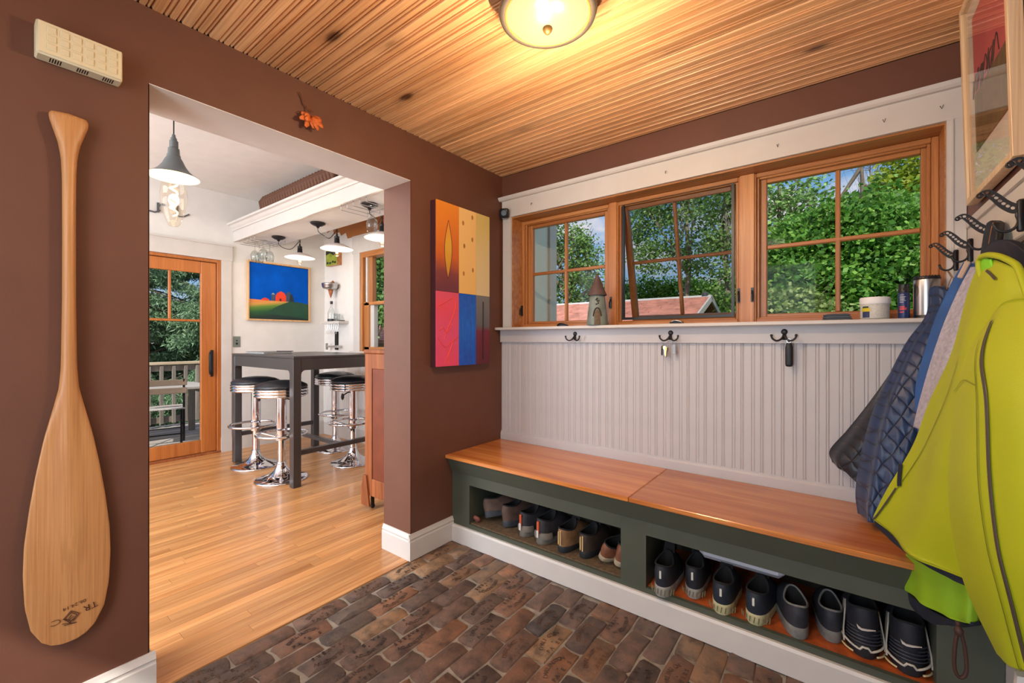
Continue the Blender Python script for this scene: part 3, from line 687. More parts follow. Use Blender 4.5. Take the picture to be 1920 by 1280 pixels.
    if style == 'tan':
        MB().cbox(-0.009,-0.003,-0.012,-0.003,hh*0.5,hh*1.25,0.002).cbox(0.003,0.009,-0.012,-0.003,hh*0.45,hh*1.3,0.002).build('pull_tab', plain('pale_webbing',(210,180,130),0.7), root, label='pale webbing heel tabs')
    if style == 'knit':
        MB().cbox(-0.004,0.004,-0.009,-0.003,hh*0.90,hh*1.25,0.001).build('pull_tab', plain('reflective_tab',(210,210,200),0.4), root)
        b = MB()
        for k in range(9):
            a = math.pi*1.12+k*math.pi*0.76/8; r_ = wy(.1)/2*1.10
            b.xf(Matrix.Identity(4)).tube([(r_*math.cos(a),wy(.1)/2*1.0+r_*math.sin(a),0.010),((r_+0.001)*math.cos(a+0.06),wy(.1)/2*1.0+(r_+0.001)*math.sin(a+0.06),sole*1.05)],0.0018,4)
        b.build('sole_groove', plain('sole_shadow_rib',(130,124,92),0.8), sob)
    if style == 'sport':
        sw = [(-0.024,0.008),(-0.020,-0.004),(-0.010,-0.008),(0.004,-0.006),(0.026,0.002),(0.004,-0.002),(-0.010,-0.003),(-0.017,0.002)]
        MB().prism([(a,c) for a,c in sw],'y',-0.0125,-0.0065).xf(Matrix.Translation((0,0,hh*0.86))).build('heel_logo', M['white'], root, label='white curved tick logo')
        r_ = wy(.1)/2*1.15
        for s_, nm in ((0.030,'a'),):
            pth = [(r_*math.cos(a)*1.0, wy(.1)/2*1.06+r_*math.sin(a)*1.02, 0.026+0.010*abs(math.cos(a))**1.5*1.6+(0.012 if abs(math.cos(a))<.22 else 0)) for a in np.linspace(math.pi*1.0, math.pi*2.0, 25)]
            MB().tube(pth, 0.0036, 6).build('midsole_stripe', plain('pale_grey_rubber',(190,184,172),0.6), root, smooth=True)
            pth = [(r_*math.cos(a)*1.02, wy(.1)/2*1.06+r_*math.sin(a)*1.04, 0.013) for a in np.linspace(math.pi*1.05, math.pi*1.32, 8)]
            p2 = [(-p[0],p[1],p[2]) for p in pth]
            MB().tube(pth, 0.003, 6).tube(p2, 0.003, 6).build('sole_stripe', plain('cream_rubber',(214,194,150),0.6), root, smooth=True)
        for s_ in (-1,1):
            pts = [(0.0,0.03),(0.05,0.028),(0.085,0.05),(0.10,hh*1.05),(0.075,hh*1.12),(0.05,hh*0.95),(0.02,0.06)]
            b = MB(); vs2=[]
            for (yy,zz) in pts: vs2.append((s_*(wy(min(1,(yy+0.02)/L))/2*(1.08-0.25*max(0,(zz-0.03)/hh)**1.5)), yy+0.02, zz))
            b.add(vs2+[(v[0]+s_*0.004,v[1],v[2]) for v in vs2], [tuple(range(7)), tuple(range(13,6,-1))]+[(i,(i+1)%7,(i+1)%7+7,i+7) for i in range(7)]).build('side_overlay', plain('silver_overlay',(168,160,146),0.5), root)
        b = MB()
        for i in range(5):
            zz = 0.050+i*0.0105; rr = wy(.1)/2*(1.115-i*0.022); b.tube([(rr*math.cos(a)*0.95, wy(.1)/2*1.04+rr*math.sin(a)*1.0, zz) for a in np.linspace(math.pi*1.12, math.pi*1.88, 13)],0.0022,5)
        b.build('heel_rib', plain('rubber_rib',(52,56,68),0.4), root)
    root.rotation_euler = Euler((R(pitch), R(roll), R(yaw)), 'XYZ'); root.location = (x, y, z)
    return root
Z1 = 0.128; Z2 = 0.12; g1 = 'shoes on the carpeted left cubby shelf'; g2 = 'shoes on the orange right cubby shelf'
make_shoe('shoe', 'brown and grey sneaker leaning in the far left corner of the left cubby', SH['brown'], 0.205, 1.87, Z1+0.022, -28, roll=-24, hh=0.075, group=g1)
make_shoe('shoe', 'brown and grey sneaker, second from the left in the left cubby', SH['brown'], 0.335, 1.875, Z1+0.004, -14, roll=-5, group=g1)
make_shoe('shoe', 'dark hiking shoe with orange heel tab, nearer the left end', SH['hike'], 0.478, 1.845, Z1, -8, style='hike', hh=0.094, group=g1)
make_shoe('shoe', 'dark hiking shoe with orange heel tab beside the tan-heeled shoe', SH['hike'], 0.60, 1.83, Z1, -6, style='hike', hh=0.094, W=0.112, group=g1)
make_shoe('shoe', 'tan suede shoe with pale double heel tab in the left cubby', SH['tan'], 0.732, 1.825, Z1, -4, style='tan', hh=0.085, sole=0.024, group=g1)
make_shoe('shoe', 'dark brown shoe with pale double heel tab beside the tan one', SH['dark'], 0.845, 1.84, Z1, -2, style='tan', hh=0.085, sole=0.024, group=g1)
make_shoe('shoe', 'brown leather slip-on tipped on its side in the left cubby', SH['leather'], 0.935, 1.845, Z1+0.022, -18, roll=24, W=0.095, style='loafer', hh=0.065, sole=0.018, group=g1)
make_shoe('shoe', 'black-lined leather slip-on against the bench post in the left cubby', SH['leather'], 1.018, 1.85, Z1+0.014, 4, roll=14, style='loafer', W=0.092, hh=0.075, sole=0.018, group=g1)
make_shoe('shoe', 'black sneaker with grey sole at the left end of right cubby', SH['navy'], 1.243, 1.772, Z2, 4, style='knit', hh=0.088, sole=0.032, group=g2)
make_shoe('shoe', 'black sneaker with grey sole, second from left in right cubby', SH['navy'], 1.35, 1.84, Z2, 6, style='knit', hh=0.088, sole=0.03, W=0.1, group=g2)
make_shoe('shoe', 'navy sneaker with cream ribbed sole, left one of the pair', SH['navy2'], 1.465, 1.80, Z2, 3, style='knit', hh=0.082, sole=0.03, W=0.106, group=g2)
make_shoe('shoe', 'navy sneaker with cream ribbed sole, right one of the pair', SH['navy2'], 1.575, 1.81, Z2, -4, style='knit', hh=0.082, sole=0.03, W=0.108, group=g2)
make_shoe('shoe', 'charcoal backless clog with grey heel band and grey collar edge', SH['clog'], 1.715, 1.82, Z2, 14, style='clog', hh=0.078, sole=0.03, W=0.108, group=g2)
make_shoe('shoe', 'charcoal clog half in shadow beside the striped running shoes', SH['clog'], 1.808, 1.87, Z2, 6, style='clog', hh=0.075, sole=0.03, W=0.10, group=g2)
make_shoe('shoe', 'black running shoe with white tick logo, left of the pair', SH['sport'], 1.896, 1.845, Z2, 5, style='sport', hh=0.122, sole=0.03, W=0.118, group=g2)
make_shoe('shoe', 'black running shoe with white tick logo, nearest the end post', SH['sport'], 2.005, 1.835, Z2, 1, style='sport', hh=0.122, sole=0.03, W=0.118, group=g2)
MB().cbox(1.35,1.66,1.93,2.2,0.252,0.34,0.02).build('storage_tub', plain('white_plastic',(196,196,206),0.5), None, auto=40, label='white plastic tub hanging above the sneakers in the right cubby', cat='tub')
MB().tube(bez([(0.150,1.835,0.150),(0.165,1.825,0.158),(0.182,1.832,0.150),(0.170,1.84,0.136),(0.152,1.842,0.142)],16),0.009,8,flat=1.3).build('rubber_ring', plain('pink_rubber',(130,72,62),0.7), None, smooth=True, label='small dusty red rubber loop in the left cubby corner', cat='strap')
# ------------------------------------------------------------------ things on the sill
ZS = 1.2625
tw = empty('ceramic_tower', (0.729, 2.235, ZS), 'grey-green ceramic fairy house tower with brown pointed roof on the sill', 'ornament')
tb = MB().lathe([(0,0),(0.058,0),(0.060,0.004),(0.055,0.06),(0.044,0.15),(0.040,0.178),(0.0,0.18)], (0.729,2.235,ZS), 28)
tbo = tb.build('tower_body', plain('celadon_glaze',(122,132,124),0.45,var=0.25,scale=16,bump=0.3,bscale=60), tw, smooth=True)
MB().lathe([(0.052,0.170),(0.054,0.176),(0.044,0.195),(0.028,0.235),(0.012,0.275),(0.004,0.292),(0,0.293)], (0.729,2.235,ZS), 24).build('tower_roof', plain('brown_stoneware',(92,70,66),0.7,var=0.2,scale=20,bump=0.5), tw, smooth=True)
dk = plain('dark_clay_opening',(52,42,36),0.8)
vdir = (CAM-Vector((0.729,2.235,1.3))); vdir.z = 0; vdir.normalize(); ang = math.atan2(vdir.y, vdir.x)
def onT(a, z, r): return Vector((0.729+r*math.cos(ang+a), 2.235+r*math.sin(ang+a), ZS+z))
G = []
for i in range(9):
    z = 0.0+0.085*i/8; hw = 0.30*math.sqrt(max(0.02, 1-(max(0,(z-0.05))/0.036)**2)); G.append([onT(a*hw, z+0.002, 0.0595-z*0.08+0.0012) for a in (-1,-.6,-.2,.2,.6,1)])
MB().grid(G).build('arched_door', plain('brown_clay_door',(98,80,58),0.7,var=0.3,scale=60), tw)
MB().tube([onT(math.cos(t)*0.40, 0.045+0.052*math.sin(t), 0.0595-(0.045+0.052*math.sin(t))*0.08+0.001) for t in np.linspace(0.1,math.pi-0.1,14)],0.0035,6).build('door_hood', dk, tw, smooth=True)
b = MB()
for a, z in ((-.1,.118),(.1,.124),(.02,.136),(.16,.137),(-.12,.144),(-.02,.150)):
    c = onT(a, z, 0.0475); b.lathe([(0,0.0035),(0.005,0.002),(0.0055,-0.003)],(0,0,0),8)
    nv = 16; 
    for i in range(len(b.v)-24, len(b.v)):
        x,y,z_ = b.v[i]; d = (onT(a,z,1)-onT(a,z,0)).normalized(); t_ = Vector((-d.y,d.x,0)); b.v[i] = tuple(c+t_*x+Vector((0,0,1))*y+d*z_)
b.build('window_hole', M['black'], tw)
b = MB()
for k in range(4):
    for s_, z in ((1,0.11),(1,0.04),(-1,0.105),(-1,0.035)): p = onT(s_*1.2, z, 0.05-z*0.05); b.cbox(p.x-0.004,p.x+0.004,p.y-0.004,p.y+0.004,p.z-0.006,p.z+0.006,0.002)
    break
b.build('side_lug', dk, tw)
jar = empty('tub_of_beads', (1.940,2.245,ZS), 'squat clear jar of white beads with a colourful label on the sill', 'jar')
MB().lathe([(0,0.001),(0.043,0.001),(0.0455,0.006),(0.0455,0.062),(0.044,0.066),(0,0.067)],(1.940,2.245,ZS),32).build('jar_body', plain('white_bead_fill',(206,204,198),0.5,var=0.12,scale=140,bump=0.8,bscale=260), jar, smooth=True)
MB().lathe([(0.0475,0.060),(0.0485,0.064),(0.0485,0.082),(0.046,0.087),(0,0.088)],(1.940,2.245,ZS),32).build('lid', plain('white_lid',(232,232,234),0.4), jar, auto=40)
vd = (CAM-Vector((1.940,2.245,0))); a0 = math.atan2(vd.y, vd.x)
def cyl_patch(c, r, a_, b_, z0, z1, n=10): return MB().grid([[ (c[0]+r*math.cos(a), c[1]+r*math.sin(a), c[2]+z) for a in np.linspace(a_, b_, n)] for z in (z0, z1)])
lb = cyl_patch((1.940,2.245,ZS),0.0462,a0-0.95,a0-0.35,0.006,0.038).build('label', plain('blue_label',(40,52,96),0.5), jar)
cyl_patch((1.940,2.245,ZS),0.0466,a0-1.0,a0-0.3,0.030,0.044).build('label', plain('yellow_label_band',(208,190,40),0.5), jar, label='yellow label band')
cyl_patch((1.940,2.245,ZS),0.0468,a0-0.92,a0-0.42,0.044,0.051).build('label', plain('green_label_top',(40,70,50),0.5), jar, label='dark green label top')
sp = empty('spray_can', (2.026,2.245,ZS), 'small dark blue spray can with black cap beside the jar', 'can')
MB().lathe([(0,0),(0.0165,0),(0.0175,0.003),(0.0175,0.098),(0.015,0.104),(0,0.104)],(2.026,2.245,ZS),24).build('can_body', plain('blue_can',(34,52,104),0.35), sp, smooth=True)
MB().lathe([(0.0172,0.100),(0.0178,0.104),(0.0178,0.112),(0.0165,0.114),(0.0165,0.130),(0.0172,0.133),(0,0.134)],(2.026,2.245,ZS),24).build('cap', M['black'], sp, auto=40)
a0 = math.atan2(CAM.y-2.245, CAM.x-2.026)
b = MB()
for i,(w_, z) in enumerate(((.8,.09),(1.1,.083),(.9,.078),(.9,.073),(1.1,.068),(.7,.062))): b.add(*(lambda q:(q.v,q.f))(cyl_patch((2.026,2.245,ZS),0.0178,a0-0.75,a0-0.75+w_,z,z+0.0022)))
b.build('label_print', plain('silver_print',(186,190,200),0.5), sp)
b = MB()
for i,(w_, z) in enumerate(((.9,.044),(1.3,.038),(1.2,.033),(.8,.023))): b.add(*(lambda q:(q.v,q.f))(cyl_patch((2.026,2.245,ZS),0.0178,a0-0.75,a0-0.75+w_,z,z+0.004)))
b.build('label_print', plain('red_print',(214,72,78),0.5), sp)
mg = empty('steel_canister', (2.090,2.245,ZS), 'brushed steel travel canister with black lid and base', 'canister')
MB().lathe([(0,0),(0.0375,0),(0.0375,0.010),(0.036,0.012)],(2.090,2.245,ZS),32).build('canister_base', M['black'], mg, auto=40)
MB().lathe([(0.0375,0.011),(0.0378,0.012),(0.0378,0.140),(0.037,0.146),(0,0.147)],(2.090,2.245,ZS),32).build('canister_body', M['steel'], mg, auto=40)
ld = MB().lathe([(0.0375,0.145),(0.0385,0.148),(0.0375,0.155),(0.030,0.158),(0,0.159)],(2.090,2.245,ZS),32)
for k in range(24): a = k*math.pi/12; ld.tube([(2.090+0.0375*math.cos(a),2.245+0.0375*math.sin(a),ZS+0.147),(2.090+0.034*math.cos(a+.12),2.245+0.034*math.sin(a+.12),ZS+0.158)],0.0028,5)
ld.build('lid', M['black'], mg)
a0 = math.atan2(CAM.y-2.245, CAM.x-2.090)
q = [(0.0382,a0-0.75+0.10*math.cos(t),0.103+0.018*math.sin(t)) for t in np.linspace(0,2*math.pi,17)[:-1]]
MB().tube([(2.090+r*math.cos(a),2.245+r*math.sin(a),ZS+z) for r,a,z in q],0.0007,4,closed=True).build('emblem', M['black'], mg)
gl = empty('black_glove', (1.817,2.24,ZS), 'flat black folded wallet-like case lying on the sill beside the jar', 'case')
for k in range(3): MB().prism([(1.768+.003*k,0),(1.866-.003*k,0),(1.870-.003*k,0.004),(1.862-.004*k,0.0085),(1.785+.004*k,0.0085),(1.772,0.005)],'y',2.215+.004*k,2.275-.004*k).xf(Matrix.Translation((0,0,ZS+0.0085*k))).build('flap', M['black'] if k!=1 else M['vinyl'], gl, bevel=0.001)
gl.name = 'black_case'
def crank(x, w, small=False):
    c = empty('window_crank', (x,2.33,ZS), 'black folding window crank under the %s window' % ('middle' if not small else 'left'), 'crank')
    MB().prism([(x-0.035,0),(x+0.035,0),(x+0.032,0.010),(x+0.022,0.017),(x-0.018,0.019),(x-0.033,0.010)],'y',2.315,2.345).xf(Matrix.Translation((0,0,ZS))).build('crank_cover', M['black'], c, bevel=0.002)
    MB().tube(bez([(x-0.03,2.312,ZS+0.010),(x-0.005,2.306,ZS+0.020),(x+0.02,2.31,ZS+0.016),(x+0.034,2.312,ZS+0.008)],8),0.0035,6).build('handle', M['steel'] if not small else M['iron'], c, smooth=True)
crank(0.445, w1, True); crank(1.143, w2)
cs = empty('corner_speaker', (0.065,2.235,2.0), 'small black cube speaker on the casing at the left end of windows', 'speaker')
MB().cbox(-0.03,0.03,-0.024,0.024,-0.03,0.03,0.008).xf(Matrix.Translation((0.062,2.222,2.02)) @ Euler((R(12),0,R(28))).to_matrix().to_4x4()).build('housing', M['black'], cs, auto=50)
MB().lathe([(0.0,0.003),(0.018,0.002),(0.020,0.0)],(0,0,0),16).xf(Matrix.Translation((0.062,2.222,2.02)) @ Euler((R(12),0,R(28))).to_matrix().to_4x4() @ Matrix.Translation((0,-0.0245,0)) @ Matrix.Rotation(R(90),4,'X')).build('grille', M['vinyl'], cs)
# wire pins in the header casing
for i, (px, py) in enumerate(((998,384),(1249,325),(1458,276),(1656,230),(1763,205))):
    p = at(px, py, 'y', 2.257); MB().tube([(p.x,2.258,p.z+0.012),(p.x-0.002,2.246,p.z+0.008),(p.x+0.002,2.240,p.z-0.006),(p.x+0.006,2.238,p.z+0.008)],0.0011,5).build('wire_hook', M['iron'], None, label=('thin bent wire hook in the window header, %s' % ['leftmost','second from the left, above the middle window','third from the left, above the right window','fourth from the left','rightmost by the picture'][i]), cat='hook', group='wire hooks along the window header')
# double coat hooks on the apron
hp = None
for i, (x, lab) in enumerate(((0.580,'black double coat hook with nothing on it, below the left window'),(1.137,'black double coat hook holding a bunch of keys'),(1.633,'black double coat hook holding a black fob'))):
    if hp is None:
        h_ = empty('coat_hook', (x,2.245,1.20), lab, 'hook', 'double hooks below the window sill'); hp = h_
        MB().lathe([(0,0.006),(0.008,0.006),(0.012,0.003),(0.013,0)],(0,0,0),16).xf(Matrix.Translation((x,2.2445,1.216)) @ Matrix.Rotation(R(90),4,'X')).cbox(x-0.007,x+0.007,2.2385,2.2445,1.18,1.216,0.002).build('backplate', M['black'], h_, auto=50)
        for s_ in (-1,1):
            MB().tube(bez([(x,2.240,1.206),(x+s_*0.008,2.228,1.186),(x+s_*0.026,2.218,1.176),(x+s_*0.042,2.214,1.186),(x+s_*0.046,2.213,1.198)],12),[0.005]*4+[0.0042]*8,7).lathe([(0,-0.006),(0.0045,-0.004),(0.006,0),(0.0045,0.004),(0,0.006)],(x+s_*0.046,2.213,1.200),10).build('prong', M['black'], h_, smooth=True)
    else:
        h_ = copy_tree(hp); h_.location = (x,2.245,1.20); h_['label'] = lab
ky = empty('keys', (1.118,2.222,1.07), 'bunch of brass and steel keys hanging from the middle hook', 'keys')
MB().tube([(1.112+0.011*math.cos(t),2.220,1.165+0.014*math.sin(t)) for t in np.linspace(0,2*math.pi,17)[:-1]],0.0012,5,closed=True).build('ring', M['steel'], ky)
bz_ = plain('brass',(190,160,90),0.3,metal=1.0)
for k in range(4):
    x = 1.104+k*0.010; z = 1.152-k*0.004; MB().prism([(-0.006,0),(0.006,0),(0.007,-0.014),(0.0035,-0.017),(0.0035,-0.046),(0,-0.050),(-0.0035,-0.046),(-0.0035,-0.017),(-0.007,-0.014)],'y',-0.001,0.001).xf(Matrix.Translation((x,2.222-0.004*k,z)) @ Euler((0,R(-14+9*k),R(30-20*k))).to_matrix().to_4x4()).build('key', [bz_, M['steel']][k%2], ky)
MB().cbox(1.094,1.102,2.226,2.232,1.10,1.15,0.002).build('key_tag', M['black'], ky)
kt = empty('key_tag', (1.160,2.222,1.10), 'flat pale metal tag on the right prong of the middle hook', 'tag')
MB().cbox(1.154,1.170,2.219,2.222,1.108,1.158,0.001).build('plate', M['steel'], kt); MB().tube([(1.165,2.2205,1.155),(1.172,2.219,1.166),(1.178,2.216,1.178)],0.001,4).build('ring', M['steel'], kt)
fb = empty('key_fob', (1.652,2.222,1.06), 'black key fob pouch hanging from the right hook', 'fob')
MB().lathe([(0,0),(0.012,0.002),(0.0145,0.012),(0.0145,0.085),(0.010,0.103),(0,0.108)],(0,0,0),14).xf(Matrix.Translation((1.652,2.226,1.062)) @ Matrix.Diagonal((1.0,0.45,1,1))).build('pouch', plain('black_leather',(20,22,26),0.5,bump=0.6,bscale=80), fb, smooth=True)
MB().tube([(1.652+0.008*math.cos(t),2.222,1.176+0.009*math.sin(t)) for t in np.linspace(0,2*math.pi,13)[:-1]],0.001,5,closed=True).build('ring', M['steel'], fb)
# ------------------------------------------------------------------ things on the left wall
def chime():
    c = empty('door_chime', (0.0,0.22,1.99), 'cream door chime box with raised squares and slots, high on the left wall', 'chime')
    y0,y1,z0,z1 = 0.138,0.320,1.985,2.080
    MB().cbox(0.001,0.050,y0,y1,z0,z1,0.004).build('housing', M['plas_cream'], c, auto=40)
    MB().cbox(0.050,0.054,y0+0.004,y1-0.002,z0+0.004,z1-0.003,0.002).build('cover', M['plas_cream'], c)
    mm=None
    for i in range(6):
        for j in range(3):
            yc = y0+0.030+i*0.0258; zc = z1-0.022-j*0.0245
            if mm is None: o = MB().cbox(0.0535,0.0565,yc-0.0095,yc+0.0095,zc-0.0095,zc+0.0095,0.0015).build('raised_square', M['plas_cream'], c); mm=o.data; w0=wpos(o).copy(); y00,z00=yc,zc
            else: link_mesh('raised_square', mm, c, w0+Vector((0,yc-y00,zc-z00)))
    for g_ in range(3):
        for k in range(5): yy = y0+0.028+g_*0.056+k*0.0052; MB().box(0.012,0.040,yy,yy+0.0026,z0-0.0004,z0+0.001).build('slot', M['black'], c)
chime()
def paddle():
    p = empty('canoe_paddle', (0.02,0.206,0.288), 'pale wooden canoe paddle hung blade down on the brown wall', 'paddle')
    yc = 0.206
    # z, half width, half thickness
    prof = [(0.288,0.0,0.0),(0.290,0.018,0.004),(0.297,0.036,0.006),(0.315,0.055,0.008),(0.36,0.076,0.009),(0.43,0.087,0.010),(0.52,0.0905,0.011),(0.60,0.0885,0.012),(0.70,0.079,0.013),(0.80,0.066,0.014),(0.90,0.050,0.015),(0.98,0.033,0.016),(1.04,0.021,0.016),(1.10,0.0170,0.016),(1.3,0.0145,0.0145),(1.5,0.0142,0.0142),(1.66,0.0148,0.0145),(1.72,0.0175,0.0150),(1.76,0.0240,0.0152),(1.79,0.0325,0.0150),(1.815,0.0395,0.0140),(1.832,0.0420,0.0130),(1.841,0.0385,0.0110),(1.846,0.026,0.008),(1.848,0.0,0.0)]
    zz = [q[0] for q in prof]; rows = []; n = 32
    zs = sorted(set(list(0.288+0.05*np.linspace(0,1,22)**2)+list(np.linspace(0.34,1.75,70))+list(np.linspace(1.75,1.848,16))))
    for z in zs:
        w = np.interp(z, zz, [q[1] for q in prof]); t = np.interp(z, zz, [q[2] for q in prof]); blade = max(0, min(1, (1.04-z)/0.15))
        row = []
        for k in range(n):
            a = 2*math.pi*k/n; cx_, sy = math.cos(a), math.sin(a)
            yy = w*cx_; spine = 0.35+0.65*math.exp(-(cx_*2.6)**2)*(1 if z > 0.62 else max(0, 1-(0.62-z)/0.2)) if blade > 0 else 1
            xx = t*math.copysign(abs(sy)**0.8, sy)*(1-blade+blade*spine)
            tilt = 0.07*0
            row.append((0.022+xx, yc+yy+0.0, z))
        rows.append(row+[row[0]])
    MB().grid(rows).build('paddle_body', M['paddle'], p, smooth=True)
    ink = plain('brown_ink',(70,36,20),0.7)
    xs = 0.0272
    def P(y, z): return (xs, yc+y, z)
    b = MB()
    rot = Matrix.Translation((xs, yc+0.009, 0.386)) @ Matrix(((0,0,1,0),(1,0,0,0),(0,1,0,0),(0,0,0,1)))  # x->y, y->z, facing +x
    add_text(b, '06.24.14', 0.0145, rot @ Matrix.Translation((0.002,0.008,0)) @ Matrix.Rotation(math.pi+R(8),4,'Z') )
    add_text(b, 'TR', 0.026, rot @ Matrix.Translation((0.036,-0.012,0)) @ Matrix.Rotation(math.pi+R(10),4,'Z'))
    b.tube([(xs, yc-0.030-0.011*math.cos(t)*-1, 0.361+0.007*math.sin(t)) for t in np.linspace(-2.4,2.2,16)],0.0008,4)
    for (a0,a1,b0,b1) in ((-.016,0,0,.018),(0,.018,.018,.002),(.018,.002,.004,-.016),(0,-.018,-.016,.002),(-.012,0,0,.013),(0,.013,.013,.001),(.013,.001,0,-.012),(0,-.012,-.012,0),(-.018,-.012,.012,-.022),(.012,-.022,-.014,-.018),(-.006,-.004,.002,.006),(-.006,-.008,.006,0),(-.002,-.014,.008,-.008)):
        y_a, z_a, y_b, z_b = a0, a1, b0, b1
        b.tube([(xs, yc+0.003+y_a, 0.362+z_a), (xs, yc+0.003+y_b, 0.362+z_b)], 0.0009, 4)
    b.build('inscription', ink, p)
    MB().box(0.0,0.024,yc-0.004,yc+0.004,1.70,1.71).build('hanging_peg', M['iron'], p)
paddle()
def dried_flower():
    f = empty('dried_flower', (0.01,0.93,2.11), 'dried orange flower hung upside down above the kitchen opening', 'flower')
    stm = plain('dried_stem',(120,66,36),0.8,var=0.3); 
    A = lambda px,py,x=0.012: tuple(at(px,py,'x',x))
    MB().tube([A(561,172),A(567,184),A(573,196,0.02),A(580,204,0.02),A(587,211)],[0.002,0.0035,0.004,0.003,0.0015],6).tube([A(573,196),A(575,208),A(578,218)],0.0022,6).tube([A(557,211),A(565,208),A(575,211),A(579,218)],[0.001,0.002,0.003,0.003],6).build('stem', stm, f, smooth=True)
    pm = plain('orange_petal',(206,104,44),0.7,var=0.3,scale=60)
    c = Vector(A(581,221,0.022)); rnd = random.Random(3)
    for k in range(11):
        a = R(-90+(k-5)*19+rnd.uniform(-6,6)); L = rnd.uniform(0.045,0.062)*(0.75 if abs(k-5)>3 else 1); d = Vector((rnd.uniform(-0.15,0.5), math.cos(a), math.sin(a)*0.75)).normalized(); s_ = Vector((1,0,0)).cross(d).normalized()
        G = []
        for i in range(5):
            t = i/4; w = 0.013*math.sin(math.pi*(0.15+0.75*t)); p0 = c+d*L*t+Vector((0.012*math.sin(t*3)*rnd.uniform(.3,1),0,0)); G.append([p0-s_*w, p0-s_*w*.4+Vector((0.004,0,0)), p0+s_*w*.4+Vector((0.001,0,0)), p0+s_*w])
        o = MB().grid(G).build('petal', pm, f, smooth=True); o.modifiers.new('s','SOLIDIFY').thickness = 0.001
dried_flower()
def panel_art():
    a = empty('abstract_painting', (0.03,1.857,1.03), 'six-panel abstract painting in pink, blue, cream and orange on the brown pier', 'painting')
    y0,y1,z0,z1 = 1.629,2.084,1.030,1.963; D = 0.050
    zm = 1.455; ys = [y0, y0+0.178, y0+0.327, y1]
    MB().box(0.001,D-0.006,y0,y1,z0,z1).build('canvas_box', plain('maroon_canvas_edge',(70,26,34),0.6), a)
    def grad(name, stops, nscale=6, namt=0.25, axis=2, rough=0.45):
        m,t,b,o = base_mat(name); tcn = N(t,'ShaderNodeTexCoord'); sp_ = N(t,'ShaderNodeSeparateXYZ'); t.links.new(tcn.outputs['Generated'], sp_.inputs[0])
        no = N(t,'ShaderNodeTexNoise', i_Scale=nscale, i_Detail=5.0); t.links.new(tcn.outputs['Object'], no.inputs['Vector'])
        ma = N(t,'ShaderNodeMath', operation='MULTIPLY_ADD'); t.links.new(no.outputs[0], ma.inputs[0]); ma.inputs[1].default_value = namt; t.links.new(sp_.outputs[axis], ma.inputs[2])
        ms = N(t,'ShaderNodeMath', operation='SUBTRACT'); t.links.new(ma.outputs[0], ms.inputs[0]); ms.inputs[1].default_value = namt/2
        rp = ramp(t, [(p, lin(*c)) for p, c in stops]); t.links.new(ms.outputs[0], rp.inputs[0]); t.links.new(rp.outputs[0], b.inputs['Base Color']); b.inputs['Roughness'].default_value = rough; return m
    mats = [grad('orange_paint_panel',[(0.05,(110,52,60)),(0.2,(130,62,56)),(0.38,(206,100,28)),(1,(236,142,40))]), grad('ochre_panel',[(0,(240,190,104)),(1,(246,200,128))]), grad('pale_gold_panel',[(0,(226,202,150)),(0.6,(222,196,130)),(1,(214,190,110))]),
            grad('pink_panel',[(0,(236,70,110)),(0.45,(226,80,120)),(0.8,(232,76,96)),(1,(222,84,110))]), grad('blue_panel',[(0,(6,84,204)),(0.5,(20,112,226)),(1,(6,90,200))],30,0.8), grad('grey_maroon_panel',[(0,(96,24,40)),(0.48,(120,36,52)),(0.56,(100,96,98)),(1,(122,118,112))],12,0.1)]
    P = []
    for r_ in range(2):
        for c in range(3):
            za, zb = (zm+0.0008, z1) if r_ == 0 else (z0, zm-0.0008)
            P.append(MB().box(D-0.006,D,ys[c]+0.0008,ys[c+1]-0.0008,za,zb).build('panel', mats[r_*3+c], a, label=['orange panel with a leaf shape','ochre panel with brown dots','pale gold panel','pink panel with orange scribbles','blue panel','grey over maroon panel with a black bar'][r_*3+c]))
    X = D+0.001
    yc = ys[0]+0.088; leaf = [(yc+0.030*math.sin(math.pi*t)*s_*(1 if s_>0 else 0.95)+0.004*t, 1.53+0.335*t) for s_, seq in ((1, np.linspace(0,1,14)),(-1, np.linspace(1,0,14)[1:-1])) for t in seq]
    MB().prism(leaf,'x',D,D+0.0012).build('leaf_shape', grad('gold_leaf',[(0,(220,130,110)),(0.12,(206,150,40)),(0.6,(222,170,50)),(1,(236,140,50))],20,0.3), P[0])
    MB().tube([(X,y,z) for y,z in leaf],0.0022,5,closed=True).build('leaf_outline', plain('brown_outline',(90,40,26),0.6), P[0])
    b = MB()
    for y,z in ((0.035,1.875),(0.115,1.925),(0.045,1.74),(0.115,1.79),(0.040,1.575),(0.12,1.605)): b.lathe([(0,0.002),(0.008,0.001),(0.009,0)],(0,0,0),10); n0=len(b.v)-30; b.v[n0:] = [(D+q[2], ys[1]+y+q[0], z+q[1]*1.6) for q in b.v[n0:]]
    b.build('dot', plain('brown_dot',(176,120,60),0.6), P[1])
    b = MB(); or_ = plain('orange_scribble',(240,92,70),0.5)
    for pts in (((.02,.34),(.08,.37),(.13,.39),(.15,.34),(.10,.24),(.06,.16)),((.02,.20),(.05,.22),(.08,.19),(.12,.24)),((.01,.16),(.06,.11),(.12,.14),(.17,.17)),((.06,.02),(.10,.08),(.13,.15)),((.09,.01),(.10,.05),(.07,.11))): b.tube(bez([(X-0.0005,ys[0]+y,z0+z) for y,z in pts],14),0.003,4,flat=0.4)
    b.build('scribble', or_, P[3])
    b = MB(); rnd = random.Random(5)
    for k in range(22):
        y = 0.006+0.138*k/21; b.tube(bez([(X-0.0007,ys[1]+min(.145,max(.004,y+rnd.uniform(-.006,.006))),z0+0.008+0.405*t) for t in np.linspace(0,1,6)],12),0.0009,4)
    b.build('paint_ridge', plain('deep_blue_ridge',(14,66,160),0.5), P[4])
